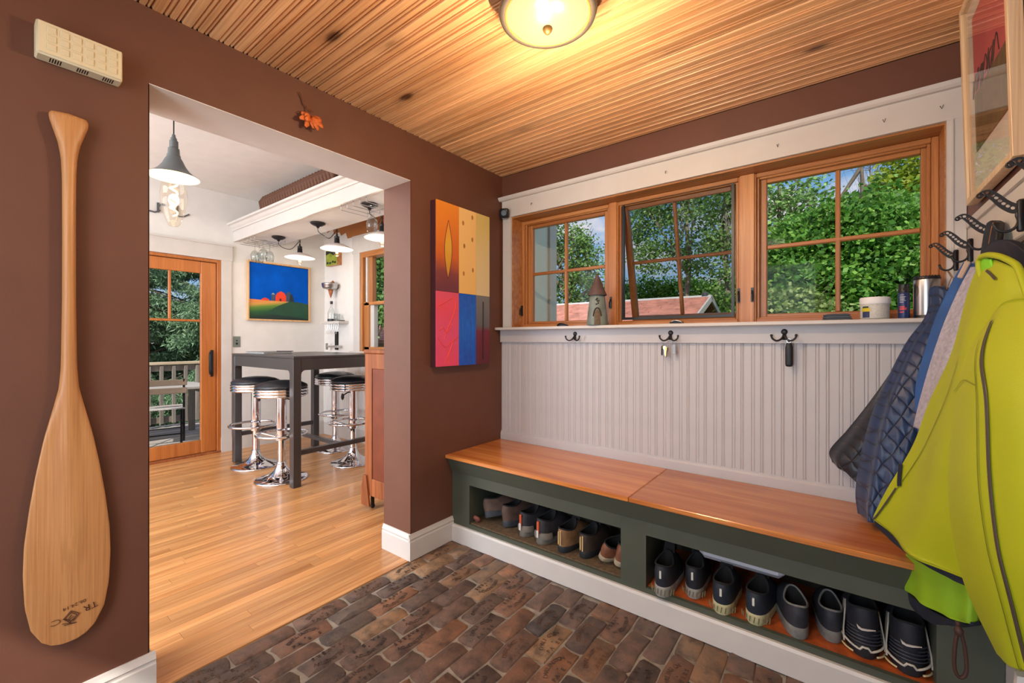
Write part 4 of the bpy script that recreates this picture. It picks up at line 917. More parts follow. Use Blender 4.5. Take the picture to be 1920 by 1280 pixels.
    MB().cbox(D,D+0.003,ys[2]+0.060,ys[2]+0.068,z0+0.03,zm-0.035,0.001).build('black_bar', M['black'], P[5])
panel_art()
def ceiling_lamp():
    c = (1.093, 1.146); z0 = H
    l = empty('ceiling_lamp', (c[0],c[1],z0), 'round ceiling lamp with glowing cream glass bowl and dark bronze ring', 'ceiling lamp')
    br = plain('bronze_ring',(92,84,78),0.4,metal=0.5)
    MB().lathe([(0,0),(0.10,0),(0.105,-0.02),(0.128,-0.045),(0.150,-0.062),(0.155,-0.072),(0.152,-0.082),(0.140,-0.086),(0.132,-0.080),(0.130,-0.07)],(c[0],c[1],z0),48).build('ring', br, l, smooth=True)
    MB().lathe([(0.1365,-0.083),(0.1330,-0.0868),(0.1295,-0.083)],(c[0],c[1],z0),48).build('inner_ring', plain('gold_rim',(190,150,80),0.3,metal=0.6), l, smooth=True)
    gm,t,b,o = base_mat('lit_glass_bowl'); b.inputs['Base Color'].default_value = rgb(lin(70,62,40)); b.inputs['Emission Color'].default_value = rgb(lin(255,240,178)); b.inputs['Emission Strength'].default_value = 0.86; b.inputs['Roughness'].default_value = 0.3
    MB().lathe([(0.131,-0.080),(0.115,-0.096),(0.085,-0.110),(0.045,-0.118),(0,-0.120)],(c[0],c[1],z0),48).build('glass_bowl', gm, l, smooth=True)
    MB().lathe([(0.014,-0.117),(0.016,-0.122),(0.014,-0.128),(0.008,-0.136),(0,-0.138)],(c[0],c[1],z0),20).build('finial', plain('brass_finial',(96,70,34),0.45,metal=0.5), l, smooth=True)
    for k in range(3):
        a = 2.1*k+0.4; light('ceiling_lamp_light', 'POINT', (c[0]+0.07*math.cos(a), c[1]+0.07*math.sin(a), z0-0.30), LAMP_W, (1.0,0.74,0.46), radius=0.0)
LAMP_W = 10.0
ceiling_lamp()
# ------------------------------------------------------------------ picture on the right wall
def wall_picture():
    p = empty('framed_print', (2.19,1.835,1.63), 'pale wood framed red print behind reflecting glass on the right wall', 'picture')
    y0,y1,h = 1.588,2.082,0.66
    f = MB(); w=0.020; T = Matrix.Translation((2.1835,0,1.632)) @ Matrix.Rotation(R(-1.5),4,'Y')
    # frame local: x 0 = front, +x to wall
    for nm, args in (('frame_side',(0,0.027,y0,y0+w,0,h)),('frame_side',(0,0.027,y1-w,y1,0,h)),('frame_side',(0.0002,0.0268,y0+w,y1-w,0,w)),('frame_side',(0.0002,0.0268,y0+w,y1-w,h-w,h))):
        MB().cbox(*args,0.001).xf(Matrix.Translation((-0.016,0,0)) @ T).build(nm, wood('maple_frame',(214,180,140),(234,206,170),'z',0.4,rand=0.02), p)
    T2 = Matrix.Translation((-0.016,0,0)) @ T
    MB().box(0.016,0.018,y0+w,y1-w,w,h-w).xf(T2).build('mat_board', plain('white_mat_board',(226,218,206),0.8), p)
    pr = MB().box(0.0145,0.0158,y0+0.085,y1-0.085,0.15,h-0.08).xf(T2).build('print', plain('red_print_paper',(206,92,98),0.7), p)
    MB().box(0.0135,0.0146,y0+0.085,y1-0.085,0.15,0.33).xf(T2).build('print_field', plain('olive_brown_print',(110,92,60),0.8,var=0.4,scale=30), pr)
    b = MB(); rnd = random.Random(8)
    for k in range(5):
        yb = y1-0.12-0.05*k
        pts = [(0.0135, yb+0.02*math.sin(i*1.9+k)+0.012*i-0.02, 0.33+0.035*math.cos(i*2.3+k)+0.03) for i in range(7)]
        b.tube(bez(pts,26),0.0012,4)
    b.xf(T2).build('ink_lettering', M['black'], pr)
    MB().box(0.006,0.008,y0+w,y1-w,w,h-w).xf(T2).build('glass_sheet', glass('picture_glass',(0.97,)*3,refl=0.65), p)
wall_picture()
MB().tube(bez([(2.19,2.10,2.25),(2.17,2.11,2.22),(2.165,2.105,2.19),(2.18,2.10,2.17)],8),0.004,6).build('cable_clip', M['black'], None, smooth=True, label='short black cable loop above the framed print in ceiling corner', cat='cable')
# ------------------------------------------------------------------ coat rack and clothing
rack = empty('coat_rack', (2.19,1.5,1.45), 'white rail with long black perforated coat hooks on the right wall', 'coat rack')
MB().cbox(2.168,2.1915,0.75,2.255,1.425,1.515,0.003).build('rail_board', M['white'], rack)
def rack_hook(y, first=None):
    # flat perforated plate in the x-z plane
    cl = bez([(2.163,y,1.484),(2.150,y,1.486),(2.135,y,1.499),(2.121,y,1.518),(2.108,y,1.531),(2.096,y,1.527)],22)
    wd = np.interp(np.linspace(0,1,22),[0,.15,.5,.85,1],[.0115,.0110,.0092,.0066,.0056])
    k_ = empty('hook', (2.165,y,1.47), parent=rack)
    b = MB(); T=0.0028; n=len(cl); nc = 9
    tot = [0.0]
    for i in range(1,n): tot.append(tot[-1]+(cl[i]-cl[i-1]).length)
    def fr(s):
        i = max(1, min(n-1, next((k for k in range(n) if tot[k] >= s), n-1))); a = (s-tot[i-1])/max(1e-9, tot[i]-tot[i-1])
        p = cl[i-1].lerp(cl[i], a); q = (cl[i]-cl[i-1]).normalized(); return p, q, Vector((-q.z,0,q.x)), float(np.interp(s, tot, wd))
    s0 = 0.0; cell = tot[-1]/nc
    for c_ in range(nc):
        sa = c_*cell; p,q,nn,w = fr(sa+cell/2); rr = min(w*0.62, cell*0.40); outer=[]; inner=[]
        for k in range(16):
            a = 2*math.pi*k/16; ca, sa_ = math.cos(a), math.sin(a); m_ = max(abs(ca), abs(sa_)); ds = ca/m_*cell/2; dn = sa_/m_
            pe,qe,ne,we = fr(min(tot[-1], max(0, sa+cell/2+ds))); outer.append(pe+ne*we*dn); inner.append(p+q*rr*ca+nn*rr*sa_)
        vs = []
        for off in (-T, T): vs += [v+Vector((0,off,0)) for v in outer]+[v+Vector((0,off,0)) for v in inner]
        fs = []
        for k in range(16):
            l = (k+1)%16; fs += [(k,l,16+l,16+k),(32+l,32+k,48+k,48+l),(16+k,16+l,48+l,48+k),(l,k,32+k,32+l)]
        b.add(vs, fs)
    tip = cl[-1]
    b.tube([(tip.x+0.0046*math.cos(t),y,tip.z-0.001+0.0046*math.sin(t)) for t in np.linspace(0,2*math.pi,13)[:-1]],0.0022,6,closed=True)
    b.build('arm', M['black'], k_)
    MB().cbox(2.155,2.168,y-0.006,y+0.006,1.43,1.505,0.003).tube(bez([(2.160,y,1.485),(2.155,y,1.47),(2.158,y,1.455),(2.152,y,1.440),(2.138,y,1.433),(2.124,y,1.440),(2.118,y,1.456)],16),0.0036,6).build('lower_prong', M['black'], k_, smooth=True)
    return k_
h0 = rack_hook(2.20)
for y in (1.985,1.745,1.50,1.27,1.04): 
    c = copy_tree(h0, rack); c.location = Vector((2.165,y,1.47))-wpos(rack)
def garment(name_obj, rows, mat, parent, nu=48, nv=70, ripple=0.006, freq=5.0, back=2.150, seed=1, thick=None, smooth_=True, name='shell'):
    """a hanging cloth body: the front is a smooth sheet through rows of points, closed at the wall side"""
    rows = [[Vector(p) for p in r_] for r_ in rows]
    cols = len(rows[0]); dense = [bez(r_, nu) for r_ in rows]
    G = [[None]*nu for _ in range(nv)]
    for j in range(nu):
        c = bez([dense[i][j] for i in range(len(rows))], nv)
        for i in range(nv): G[i][j] = c[i]
    rnd = random.Random(seed); ph = [rnd.uniform(0,6.28) for _ in range(6)]
    for i in range(nv):
        v = i/(nv-1)
        for j in range(nu):
            u = j/(nu-1); w_ = math.sin(math.pi*min(1,max(0,u)))**0.5*(0.25+0.75*v)
            d = ripple*w_*(math.sin(freq*6.28*u+ph[0]+1.3*v)+0.5*math.sin(freq*11*u+ph[1]-2*v)+0.35*math.sin(9*v+ph[2]+5*u)+0.3*math.sin(17*v+ph[3]-7*u))
            G[i][j] = G[i][j]+Vector((-0.55,-0.80,0))*d
    F = [[p.copy() for p in row] for row in G]
    if thick is None: Bk = [[Vector((max(p.x+0.02, back), p.y+0.01, p.z)) for p in row] for row in G]
    else: Bk = [[p+Vector((thick*0.75, thick*0.6, 0)) for p in row] for row in G]
    # round the side edges
    rowsAll = []
    for i in range(nv):
        f = F[i]; bk = Bk[i][::-1]
        rowsAll.append(f+[f[-1].lerp(bk[0],0.3)+Vector((0,-0.004,0)), f[-1].lerp(bk[0],.7)]+bk+[bk[-1].lerp(f[0],0.3),bk[-1].lerp(f[0],0.7)+Vector((-0.004,0,0)), f[0]])
    b = MB().grid(rowsAll); w = len(rowsAll[0])
    for i_ in (0, nv-1):
        base = i_*w
        for j in range(nu-1): b.f.append((base+j, base+j+1, base+nu+2+nu-2-j, base+nu+2+nu-1-j))
    o = b.build(name, mat, parent, smooth=smooth_)
    def surf(u, v, off=0.0):
        j = u*(nu-1); i = v*(nv-1); j0 = min(int(j),nu-2); i0 = min(int(i),nv-2); a, c = j-j0, i-i0
        p = (F[i0][j0]*(1-a)+F[i0][j0+1]*a)*(1-c)+(F[i0+1][j0]*(1-a)+F[i0+1][j0+1]*a)*c
        n_ = (F[i0][j0+1]-F[i0][j0]).cross(F[i0+1][j0]-F[i0][j0])
        n_ = n_.normalized() if n_.length > 1e-9 else Vector((-1,0,0))
        if n_.dot(CAM-p) < 0: n_ = -n_
        return p+n_*off
    return o, surf
def strip(surf, uv, w, off=0.0012, n=40):
    """a ribbon lying on a cloth surface, following a path of (u, v)"""
    pts = bez([(a,b,0) for a,b in uv], n); G=[[],[]]; rows=[]
    for i,p in enumerate(pts):
        q = pts[min(i+1,n-1)]-pts[max(i-1,0)]; c0 = surf(p.x,p.y,off); c1 = surf(min(1,max(0,p.x+q.x*0.5)),min(1,max(0,p.y+q.y*0.5)),off)
        c2 = surf(min(1,p.x+0.01),p.y,off); d = (c1-c0); s_ = (c2-c0)
        if d.length>1e-6: s_ = s_-d.normalized()*s_.dot(d.normalized())
        s_ = s_.normalized() if s_.length>1e-7 else Vector((0,1,0))
        rows.append([c0-s_*w/2, c0-s_*w*0.25+ (CAM-c0).normalized()*0.0015, c0+s_*w*0.25+(CAM-c0).normalized()*0.0015, c0+s_*w/2])
    return MB().grid(rows)
A = lambda px,py,y: at(px,py,'y',y)
# blue quilted coat
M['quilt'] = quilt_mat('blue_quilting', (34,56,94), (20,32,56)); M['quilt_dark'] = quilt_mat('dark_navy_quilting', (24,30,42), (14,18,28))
M['blue'] = plain('blue_cotton', (44,88,150), 0.7, var=0.15, scale=12, bump=0.4, bscale=120)
qc = empty('quilted_jacket', (2.0,2.05,0.55), 'navy blue quilted jacket hanging by a cord from the farthest hook', 'jacket')
garment('s', [[A(1742,542,2.155),A(1752,536,2.13),A(1766,540,2.11),A(1784,548,2.10)],
              [A(1736,590,2.15),A(1748,592,2.12),A(1768,592,2.09),A(1786,590,2.08)],
              [A(1700,640,2.13),A(1716,646,2.09),A(1745,650,2.06),A(1776,650,2.05)],
              [A(1668,700,2.11),A(1690,706,2.06),A(1722,712,2.03),A(1756,715,2.03)],
              [A(1638,765,2.10),A(1664,775,2.03),A(1700,782,2.00),A(1738,786,2.01)],
              [A(1614,850,2.09),A(1642,860,2.00),A(1678,866,1.97),A(1716,870,1.99)],
              [A(1604,920,2.08),A(1632,930,1.98),A(1664,934,1.95),A(1700,930,1.97)],
              [A(1608,962,2.07),A(1630,976,1.97),A(1652,978,1.94),A(1668,968,1.96)]], M['quilt'], qc, ripple=0.009, freq=2.2, back=2.10, seed=4, name='body')
garment('s', [[A(1706,638,2.20),A(1714,636,2.16),A(1722,640,2.14)],
              [A(1668,700,2.20),A(1682,700,2.14),A(1694,702,2.12)],
              [A(1628,756,2.20),A(1646,762,2.13),A(1662,768,2.11)],
              [A(1588,806,2.20),A(1612,820,2.12),A(1634,834,2.10)],
              [A(1556,843,2.20),A(1584,862,2.12),A(1616,884,2.10)],
              [A(1560,866,2.19),A(1582,884,2.12),A(1608,906,2.10)]], M['quilt_dark'], qc, ripple=0.004, freq=1.5, thick=0.05, seed=5, name='sleeve')
MB().tube([tuple(A(1775,542,2.10)),tuple(A(1784,520,2.14)),(2.139,2.20,1.432)],0.0014,5).tube([tuple(A(1781,546,2.11)),tuple(A(1788,522,2.14)),(2.142,2.20,1.432)],0.0014,5).build('hanging_loop', plain('tan_cord',(150,110,90),0.8), qc)
bj = empty('blue_jacket', (2.1,1.95,0.9), 'bright blue jacket with a pale grip tab between quilted jacket and grey fleece', 'jacket')
garment('s', [[A(1806,492,2.04),A(1818,488,2.02),A(1828,490,2.0)],
              [A(1784,530,2.03),A(1808,530,1.99),A(1822,532,1.97)],
              [A(1756,590,2.02),A(1792,594,1.96),A(1812,596,1.94)],
              [A(1736,650,2.00),A(1774,656,1.93),A(1800,660,1.92)],
              [A(1716,730,1.98),A(1756,736,1.91),A(1780,740,1.90)],
              [A(1722,830,1.96),A(1740,836,1.89),A(1762,840,1.88)]], M['blue'], bj, ripple=0.005, freq=1.6, seed=7, name='body')
p0 = A(1810,505,1.985); MB().cbox(-0.007,0.007,-0.004,0.004,-0.03,0.026,0.003).xf(Matrix.Translation((p0.x-0.004,p0.y-0.01,p0.z)) @ Matrix.Rotation(R(20),4,'Y')).build('grip_tab', plain('pale_tan_tab',(196,170,150),0.6), bj)
gf = empty('grey_fleece', (2.1,1.8,0.8), 'light grey knitted fleece between blue and yellow jackets', 'fleece')
garment('s', [[A(1820,500,1.93),A(1830,500,1.9),A(1840,502,1.87)],
              [A(1796,545,1.92),A(1820,548,1.87),A(1842,552,1.84)],
              [A(1768,610,1.90),A(1796,616,1.84),A(1826,620,1.81)],
              [A(1744,680,1.88),A(1776,686,1.80),A(1804,690,1.78)],
              [A(1724,750,1.87),A(1754,758,1.78),A(1784,762,1.76)],
              [A(1712,800,1.86),A(1738,812,1.76),A(1766,820,1.74)]], plain('grey_fleece_knit',(170,168,182),0.95,var=0.18,scale=90,bump=0.9,bscale=240), gf, ripple=0.004, freq=1.5, seed=9, name='body')
# yellow softshell jacket
M['hiviz'] = plain('yellow_green_softshell', (166,174,14), 0.62, var=0.05, scale=6, bump=0.25, bscale=420)
M['hiviz2'] = plain('lime_lining', (128,206,40), 0.6, var=0.08, scale=8)
M['pipe'] = plain('grey_piping', (70,62,50), 0.5)
yj = empty('yellow_jacket', (2.05,1.4,0.55), 'bright yellow-green softshell jacket hanging nearest the camera', 'jacket')
garment('s', [[A(1704,985,1.80),A(1730,1000,1.72),A(1770,1020,1.64),A(1810,1040,1.58)],
              [A(1698,1042,1.80),A(1728,1060,1.70),A(1772,1080,1.62),A(1818,1100,1.56)],
              [A(1696,1100,1.79),A(1728,1120,1.69),A(1770,1145,1.60),A(1816,1158,1.55)],
              [A(1700,1108,1.79),A(1732,1132,1.69),A(1772,1156,1.60),A(1814,1168,1.55)]], plain('lime_softshell',(140,182,26),0.62,var=0.05,bump=0.25,bscale=420), yj, ripple=0.007, freq=1.6, seed=11, thick=0.03, name='back_panel')
ob, sb = garment('s', [[A(1838,488,1.52),A(1858,486,1.44),A(1886,494,1.38),A(1930,515,1.32)],
              [A(1814,548,1.53),A(1834,548,1.43),A(1874,552,1.35),A(1935,562,1.28)],
              [A(1784,660,1.57),A(1800,668,1.45),A(1850,675,1.35),A(1940,682,1.25)],
              [A(1741,755,1.61),A(1778,768,1.48),A(1826,780,1.37),A(1945,792,1.24)],
              [A(1711,835,1.65),A(1750,858,1.51),A(1806,878,1.40),A(1945,900,1.25)],
              [A(1664,915,1.69),A(1722,952,1.54),A(1786,985,1.42),A(1945,1030,1.27)],
              [A(1640,962,1.72),A(1700,1012,1.575),A(1768,1052,1.45),A(1945,1120,1.28)],
              [A(1637,974,1.72),A(1698,1026,1.58),A(1766,1070,1.45),A(1945,1140,1.28)]], M['hiviz'], yj, ripple=0.012, freq=1.25, seed=12, name='body')
strip(sb, [(0.0,0.63),(0.045,0.66),(0.09,0.69)], 0.016, 0.004, 14).build('pocket_zip', M['navy'], ob, label='black pocket zip')
strip(sb, [(0.07,0.70),(0.05,0.78),(0.02,0.90),(0.004,0.985)], 0.006, 0.003).build('piping', M['pipe'], ob)
strip(sb, [(0.32,0.30),(0.2,0.48),(0.09,0.66),(0.06,0.78)], 0.0022, 0.0016).build('seam', plain('olive_seam',(120,124,14),0.7), ob)
strip(sb, [(0.0,0.955),(0.3,0.955),(0.6,0.955),(0.98,0.955)], 0.002, 0.0016).build('hem_stitch', plain('olive_stitch',(140,144,16),0.7), ob)
garment('s', [[A(1642,972,1.735),A(1702,1026,1.595),A(1770,1066,1.475),A(1840,1100,1.40)],
              [A(1640,985,1.735),A(1700,1038,1.595),A(1768,1078,1.475),A(1840,1112,1.40)]], M['navy'], yj, nv=6, ripple=0.001, thick=0.02, name='inner_hem')
strip(sb, [(0.36,0.055),(0.48,0.07),(0.60,0.09)], 0.006, 0.003, 20).build('collar_piping', M['pipe'], ob)
osl, ss = garment('s', [[A(1868,580,1.34),A(1884,566,1.30),A(1910,560,1.27),A(1960,560,1.22)],
              [A(1812,665,1.335),A(1845,662,1.25),A(1890,660,1.19),A(1965,665,1.14)],
              [A(1790,745,1.315),A(1832,748,1.20),A(1890,750,1.12),A(1975,760,1.08)],
              [A(1778,885,1.29),A(1826,892,1.16),A(1890,898,1.07),A(1985,905,1.03)],
              [A(1785,1000,1.27),A(1838,1008,1.14),A(1900,1015,1.05),A(1995,1025,1.01)],
              [A(1810,1100,1.25),A(1860,1110,1.12),A(1920,1120,1.04),A(2005,1130,1.0)],
              [A(1862,1212,1.22),A(1896,1232,1.13),A(1940,1250,1.05),A(2010,1270,1.0)],
              [A(1872,1228,1.215),A(1904,1250,1.13),A(1945,1268,1.05),A(2010,1290,1.0)]], M['hiviz'], yj, ripple=0.008, freq=0.9, seed=15, name='sleeve', back=2.13)
strip(ss, [(0.26,0.05),(0.36,0.16),(0.46,0.28),(0.50,0.42),(0.52,0.6),(0.54,0.8),(0.57,0.99)], 0.0085, 0.003, 60).build('piping', M['pipe'], osl)
strip(ss, [(0.18,0.10),(0.30,0.2),(0.37,0.32),(0.40,0.46),(0.42,0.62),(0.44,0.8),(0.47,0.99)], 0.0022, 0.0025, 60).build('seam', plain('olive_seam',(120,124,14),0.7), osl)
strip(ss, [(0.0,0.27),(0.14,0.235),(0.34,0.25)], 0.002, 0.0025, 20).build('seam', plain('olive_seam',(120,124,14),0.7), osl)
strip(ss, [(0.0,0.93),(0.3,0.935),(0.7,0.935),(1.0,0.935)], 0.002, 0.0025).build('cuff_stitch', plain('olive_stitch',(140,144,16),0.7), osl)
MB().prism([(0,0),(0.03,0.006),(0.02,-0.07),(0.004,-0.10),(-0.004,-0.06)],'y',-0.008,0.008).xf(Matrix.Translation(tuple(A(1905,1262,1.20)))).build('cuff_lining', M['white'], yj)
# hood: dark inside, lime outside, rolled rim
def cowl():
    rows=[]; 
    R0=[A(1838,484,1.50),A(1844,466,1.50),A(1868,450,1.47),A(1898,454,1.42),A(1935,482,1.36)]
    R1=[A(1850,478,1.44),A(1862,473,1.42),A(1884,474,1.39),A(1908,486,1.35),A(1938,520,1.31)]
    R2=[A(1856,482,1.42),A(1870,478,1.39),A(1888,482,1.36),A(1908,498,1.33),A(1936,535,1.295)]
    garment('s', [R0,R1,R2], M['navy'], yj, nv=14, ripple=0.001, name='hood_lining', thick=0.02)
    rim=[A(1841,522,1.47),A(1836,500,1.475),A(1838,484,1.47),A(1850,478,1.43),A(1872,480,1.38),A(1894,489,1.345),A(1908,500,1.325),A(1918,525,1.30),A(1930,560,1.28)]
    MB().tube([tuple(p) for p in bez(rim,40)],0.0065,8).build('hood_rim', M['hiviz'], yj, smooth=True)
    garment('s', [[A(1838,482,1.475),A(1846,482,1.45),A(1856,486,1.43)],[A(1838,500,1.475),A(1848,500,1.445),A(1860,502,1.42)],[A(1843,522,1.475),A(1850,516,1.45),A(1862,508,1.42)]], M['hiviz2'], yj, nv=8, nu=10, ripple=0, thick=0.01, name='hood_facing')
cowl()
# wide black strap behind the yellow jacket
bs = empty('black_strap', (2.1,1.6,1.3), 'wide black strap with orange edge hanging from hook above yellow jacket', 'strap')
_, sstr = garment('s', [[A(1850,418,1.66),A(1860,413,1.63),A(1870,417,1.61)],[A(1844,440,1.66),A(1856,438,1.61),A(1868,440,1.58)],[A(1834,500,1.67),A(1846,500,1.61),A(1860,500,1.57)],[A(1820,560,1.68),A(1832,562,1.62),A(1848,564,1.58)],[A(1812,600,1.69),A(1826,604,1.63),A(1842,606,1.6)]], plain('black_nylon',(18,20,28),0.5,bump=0.4,bscale=300), bs, nu=20, ripple=0.0015, freq=1, name='webbing', thick=0.02)
strip(sstr, [(0.72,0.05),(0.66,0.2),(0.6,0.45)], 0.003, 0.003, 20).build('orange_edge', plain('orange_stitching',(190,120,50),0.6), bs)
# leather loop low by the bench end
lp = empty('leather_lanyard', (2.05,1.48,0.35), 'dark brown braided leather loop hanging below the yellow jacket', 'lanyard')
q = [A(1796,1165,1.50),A(1797,1180,1.50),A(1792,1200,1.50),A(1789,1240,1.50),A(1793,1262,1.50),A(1803,1270,1.50),A(1812,1258,1.50),A(1810,1220,1.50),A(1802,1185,1.50)]
MB().tube([tuple(p) for p in bez(q,30)],0.0042,6).build('loop', plain('dark_brown_leather',(66,38,30),0.6), lp, smooth=True)
MB().lathe([(0,-0.012),(0.008,-0.006),(0.009,0.004),(0.005,0.012),(0,0.014)],tuple(A(1798,1184,1.495)),10).build('knot', plain('dark_brown_leather',(66,38,30),0.6), lp, smooth=True)
nb_ = empty('navy_bundle', (2.1,1.6,0.42), 'dark navy garment hem poking out under the yellow jacket', 'garment')
garment('s', [[A(1702,1112,1.76),A(1740,1140,1.68),A(1780,1160,1.60),A(1820,1165,1.55)],[A(1706,1132,1.76),A(1742,1156,1.68),A(1780,1168,1.60),A(1818,1172,1.55)],[A(1716,1146,1.76),A(1745,1168,1.69),A(1776,1172,1.61),A(1800,1175,1.56)]], M['navy'], nb_, nv=8, ripple=0.002, thick=0.03, name='hem')
# ------------------------------------------------------------------ kitchen furniture
def bar_table():
    t = empty('bar_table', (-2.22,2.05,0), 'charcoal bar-height table with thick legs and foot rails', 'table'); m = M['table']
    x0,x1,y0,y1 = -2.835,-1.605,1.632,2.472; w = 0.065
    MB().cbox(x0,x1,y0,y1,1.03,1.05,0.003).build('tabletop', m, t, auto=40)
    def apron(ax, a0, a1, o0, o1):
        r = 0.035; z0, z1 = 0.935, 1.029
        pts = [(a0,z1),(a0,z0-r)]+[(a0+r-r*math.cos(q), z0-r+r*math.sin(q)) for q in np.linspace(0,math.pi/2,6)]+[(a1-r+r*math.sin(q), z0-r+r*math.cos(q)) for q in np.linspace(0,math.pi/2,6)]+[(a1,z0-r),(a1,z1)]
        if ax == 'x': return MB().prism(pts,'y',o0,o1)
        return MB().prism([(p[0],p[1]) for p in pts],'x',o0,o1)
    for yy in (y0+0.002,y1-0.03): apron('x', x0+w, x1-w, yy, yy+0.028).build('apron', m, t)
    for xx in (x0+0.002,x1-0.03): apron('y', y0+w, y1-w, xx, xx+0.028).build('apron', m, t)
    for xx in (x0,x1-w):
        for yy in (y0,y1-w): MB().cbox(xx,xx+w,yy,yy+w,0,1.03,0.004).build('leg', m, t)
    for xx in (x0+0.012,x1-w+0.012): MB().cbox(xx,xx+0.04,y0+w,y1-w,0.25,0.29,0.003).build('foot_rail', m, t)
    MB().cbox(x0+0.052,x1-w+0.012,2.03,2.07,0.255,0.285,0.003).build('foot_rail', m, t)
bar_table()
def make_stool(lab):
    s = empty('bar_stool', (0,0,0), lab, 'stool', 'chrome bar stools around the bar table')
    MB().lathe([(0,0),(0.205,0),(0.208,0.006),(0.195,0.014),(0.15,0.026),(0.10,0.044),(0.062,0.072),(0.042,0.11),(0.036,0.135),(0.036,0.15),(0,0.15)],(0,0,0),40).build('base', M['chrome'], s, smooth=True)
    MB().lathe([(0.030,0.12),(0.030,0.345),(0.040,0.347),(0.040,0.70),(0.027,0.705)],(0,0,0),24).build('pole', M['chrome'], s, auto=40)
    f = MB().tube([(0.19*math.cos(a),0.19*math.sin(a)-0.03,0.39) for a in np.linspace(0,2*math.pi,33)[:-1]],0.0115,8,closed=True)
    for a in (0.6,2.5,-1.57): f.tube([(0.03*math.cos(a),0.03*math.sin(a),0.35),(0.19*math.cos(a),0.19*math.sin(a)-0.03,0.39)],0.009,8)
    f.lathe([(0.038,0.33),(0.048,0.335),(0.048,0.375),(0.038,0.38)],(0,0,0),20); f.build('footrest', M['chrome'], s, auto=50)
    b = [(0.10,0.700),(0.175,0.702)]
    for k in range(3): z = 0.704+k*0.024; b += [(0.196,z),(0.205,z+0.006),(0.207,z+0.012),(0.205,z+0.018),(0.196,z+0.023)]
    MB().lathe(b+[(0.10,0.778)],(0,0,0),40).build('seat_band', M['chrome'], s, smooth=True)
    MB().lathe([(0.198,0.776),(0.203,0.785),(0.195,0.80),(0.16,0.818),(0.10,0.832),(0.05,0.837),(0,0.838)],(0,0,0),40).build('cushion', M['vinyl'], s, smooth=True)
    MB().tube([(0,0,0.69),(0.06,-0.03,0.675),(0.10,-0.05,0.65)],0.006,8).lathe([(0,-0.03),(0.010,-0.02),(0.016,0),(0.01,0.03),(0,0.035)],(0.10,-0.05,0.64),10).build('height_lever', M['black'], s)
    return s
s0 = make_stool('chrome stool with black seat at the far left end of the bar table')
for i,(px,py,lab,r) in enumerate(((480,872,None,0.3),(528,897,'chrome stool with black seat partly behind the nearest table leg',1.2),(629,841,'chrome stool with black seat on the far right side of bar table',2.2),(662,866,'chrome stool with black seat next to the brown wooden cabinet',5.2))):
    s_ = s0 if i == 0 else copy_tree(s0)
    if lab: s_['label'] = lab
    p = at(px,py,'z',0.0); s_.location = (p.x,p.y,0); s_.rotation_euler = (0,0,r)
def cabinet():
    c = empty('wooden_cabinet', (-0.52,2.2,0), 'brown wooden cabinet with recessed side panel behind the pier', 'cabinet'); m = M['cabinet']
    x0,x1,y0,y1 = -0.81,-0.245,1.76,2.7
    MB().cbox(x0-0.012,x1,y0-0.016,y1,1.085,1.113,0.006).build('top', m, c)
    MB().cbox(x0,x1,y0,y1,0.11,1.085,0.002).build('body', m, c)
    MB().cbox(x0-0.004,x0+0.075,y0-0.010,y0-0.0003,0.10,1.085,0.004).build('stile', m, c); MB().cbox(x1-0.08,x1,y0-0.010,y0-0.0003,0.10,1.085,0.004).build('stile', m, c)
    MB().cbox(x0+0.0755,x1-0.0805,y0-0.009,y0-0.0003,0.98,1.085,0.004).build('rail', m, c); MB().cbox(x0+0.0755,x1-0.0805,y0-0.009,y0-0.0003,0.10,0.22,0.004).build('rail', m, c)
    MB().box(x0+0.082,x1-0.09,y0-0.004,y0-0.0004,0.222,0.978).build('recessed_panel', plain('reddish_panel',(112,52,30),0.4,var=0.2), c, label='redder recessed panel')
    ft = [(x0-0.028,0.03),(x0-0.030,0.15),(x0-0.022,0.17),(x0-0.012,0.19),(x0-0.004,0.24),(x0+0.03,0.24),(x0+0.066,0.03)]
    MB().prism(ft,'y',y0-0.024,y0-0.0105).build('foot', m, c); MB().prism([(q[0],q[1]) for q in ft],'y',y1-0.03,y1+0.002).build('foot', m, c)
    for xx in (x0+0.03,x1-0.05):
        for yy in (y0+0.03,y1-0.03): MB().lathe([(0,-0.012),(0.012,-0.012),(0.016,-0.006),(0.016,0.006),(0.012,0.012),(0,0.012)],(xx,yy,0.016),12,axis='x').box(xx-0.008,xx+0.008,yy-0.01,yy+0.01,0.025,0.11).build('caster', M['black'], c)
    for zz in (0.93,0.30): MB().cbox(x0-0.010,x0,y0+0.01,y0+0.02,zz-0.03,zz+0.03,0.002).build('hinge', M['black'], c)
cabinet()
bk2 = empty('notebook', (-2.55,1.85,1.05), 'thin grey notebook lying on the bar table', 'book')
MB().cbox(-2.74,-2.36,1.72,1.98,1.0505,1.054,0.001).cbox(-2.735,-2.355,1.715,1.975,1.064,1.068,0.001).build('cover', plain('grey_cover',(120,122,130),0.4), bk2)
MB().box(-2.73,-2.37,1.73,1.97,1.054,1.064).build('pages', plain('paper',(226,222,216),0.8), bk2)
MB().tube([(-2.50,1.90,1.0715),(-2.36,1.99,1.0715)],0.0036,8).build('pen', M['black'], None, label='black pen lying on the grey notebook', cat='pen')
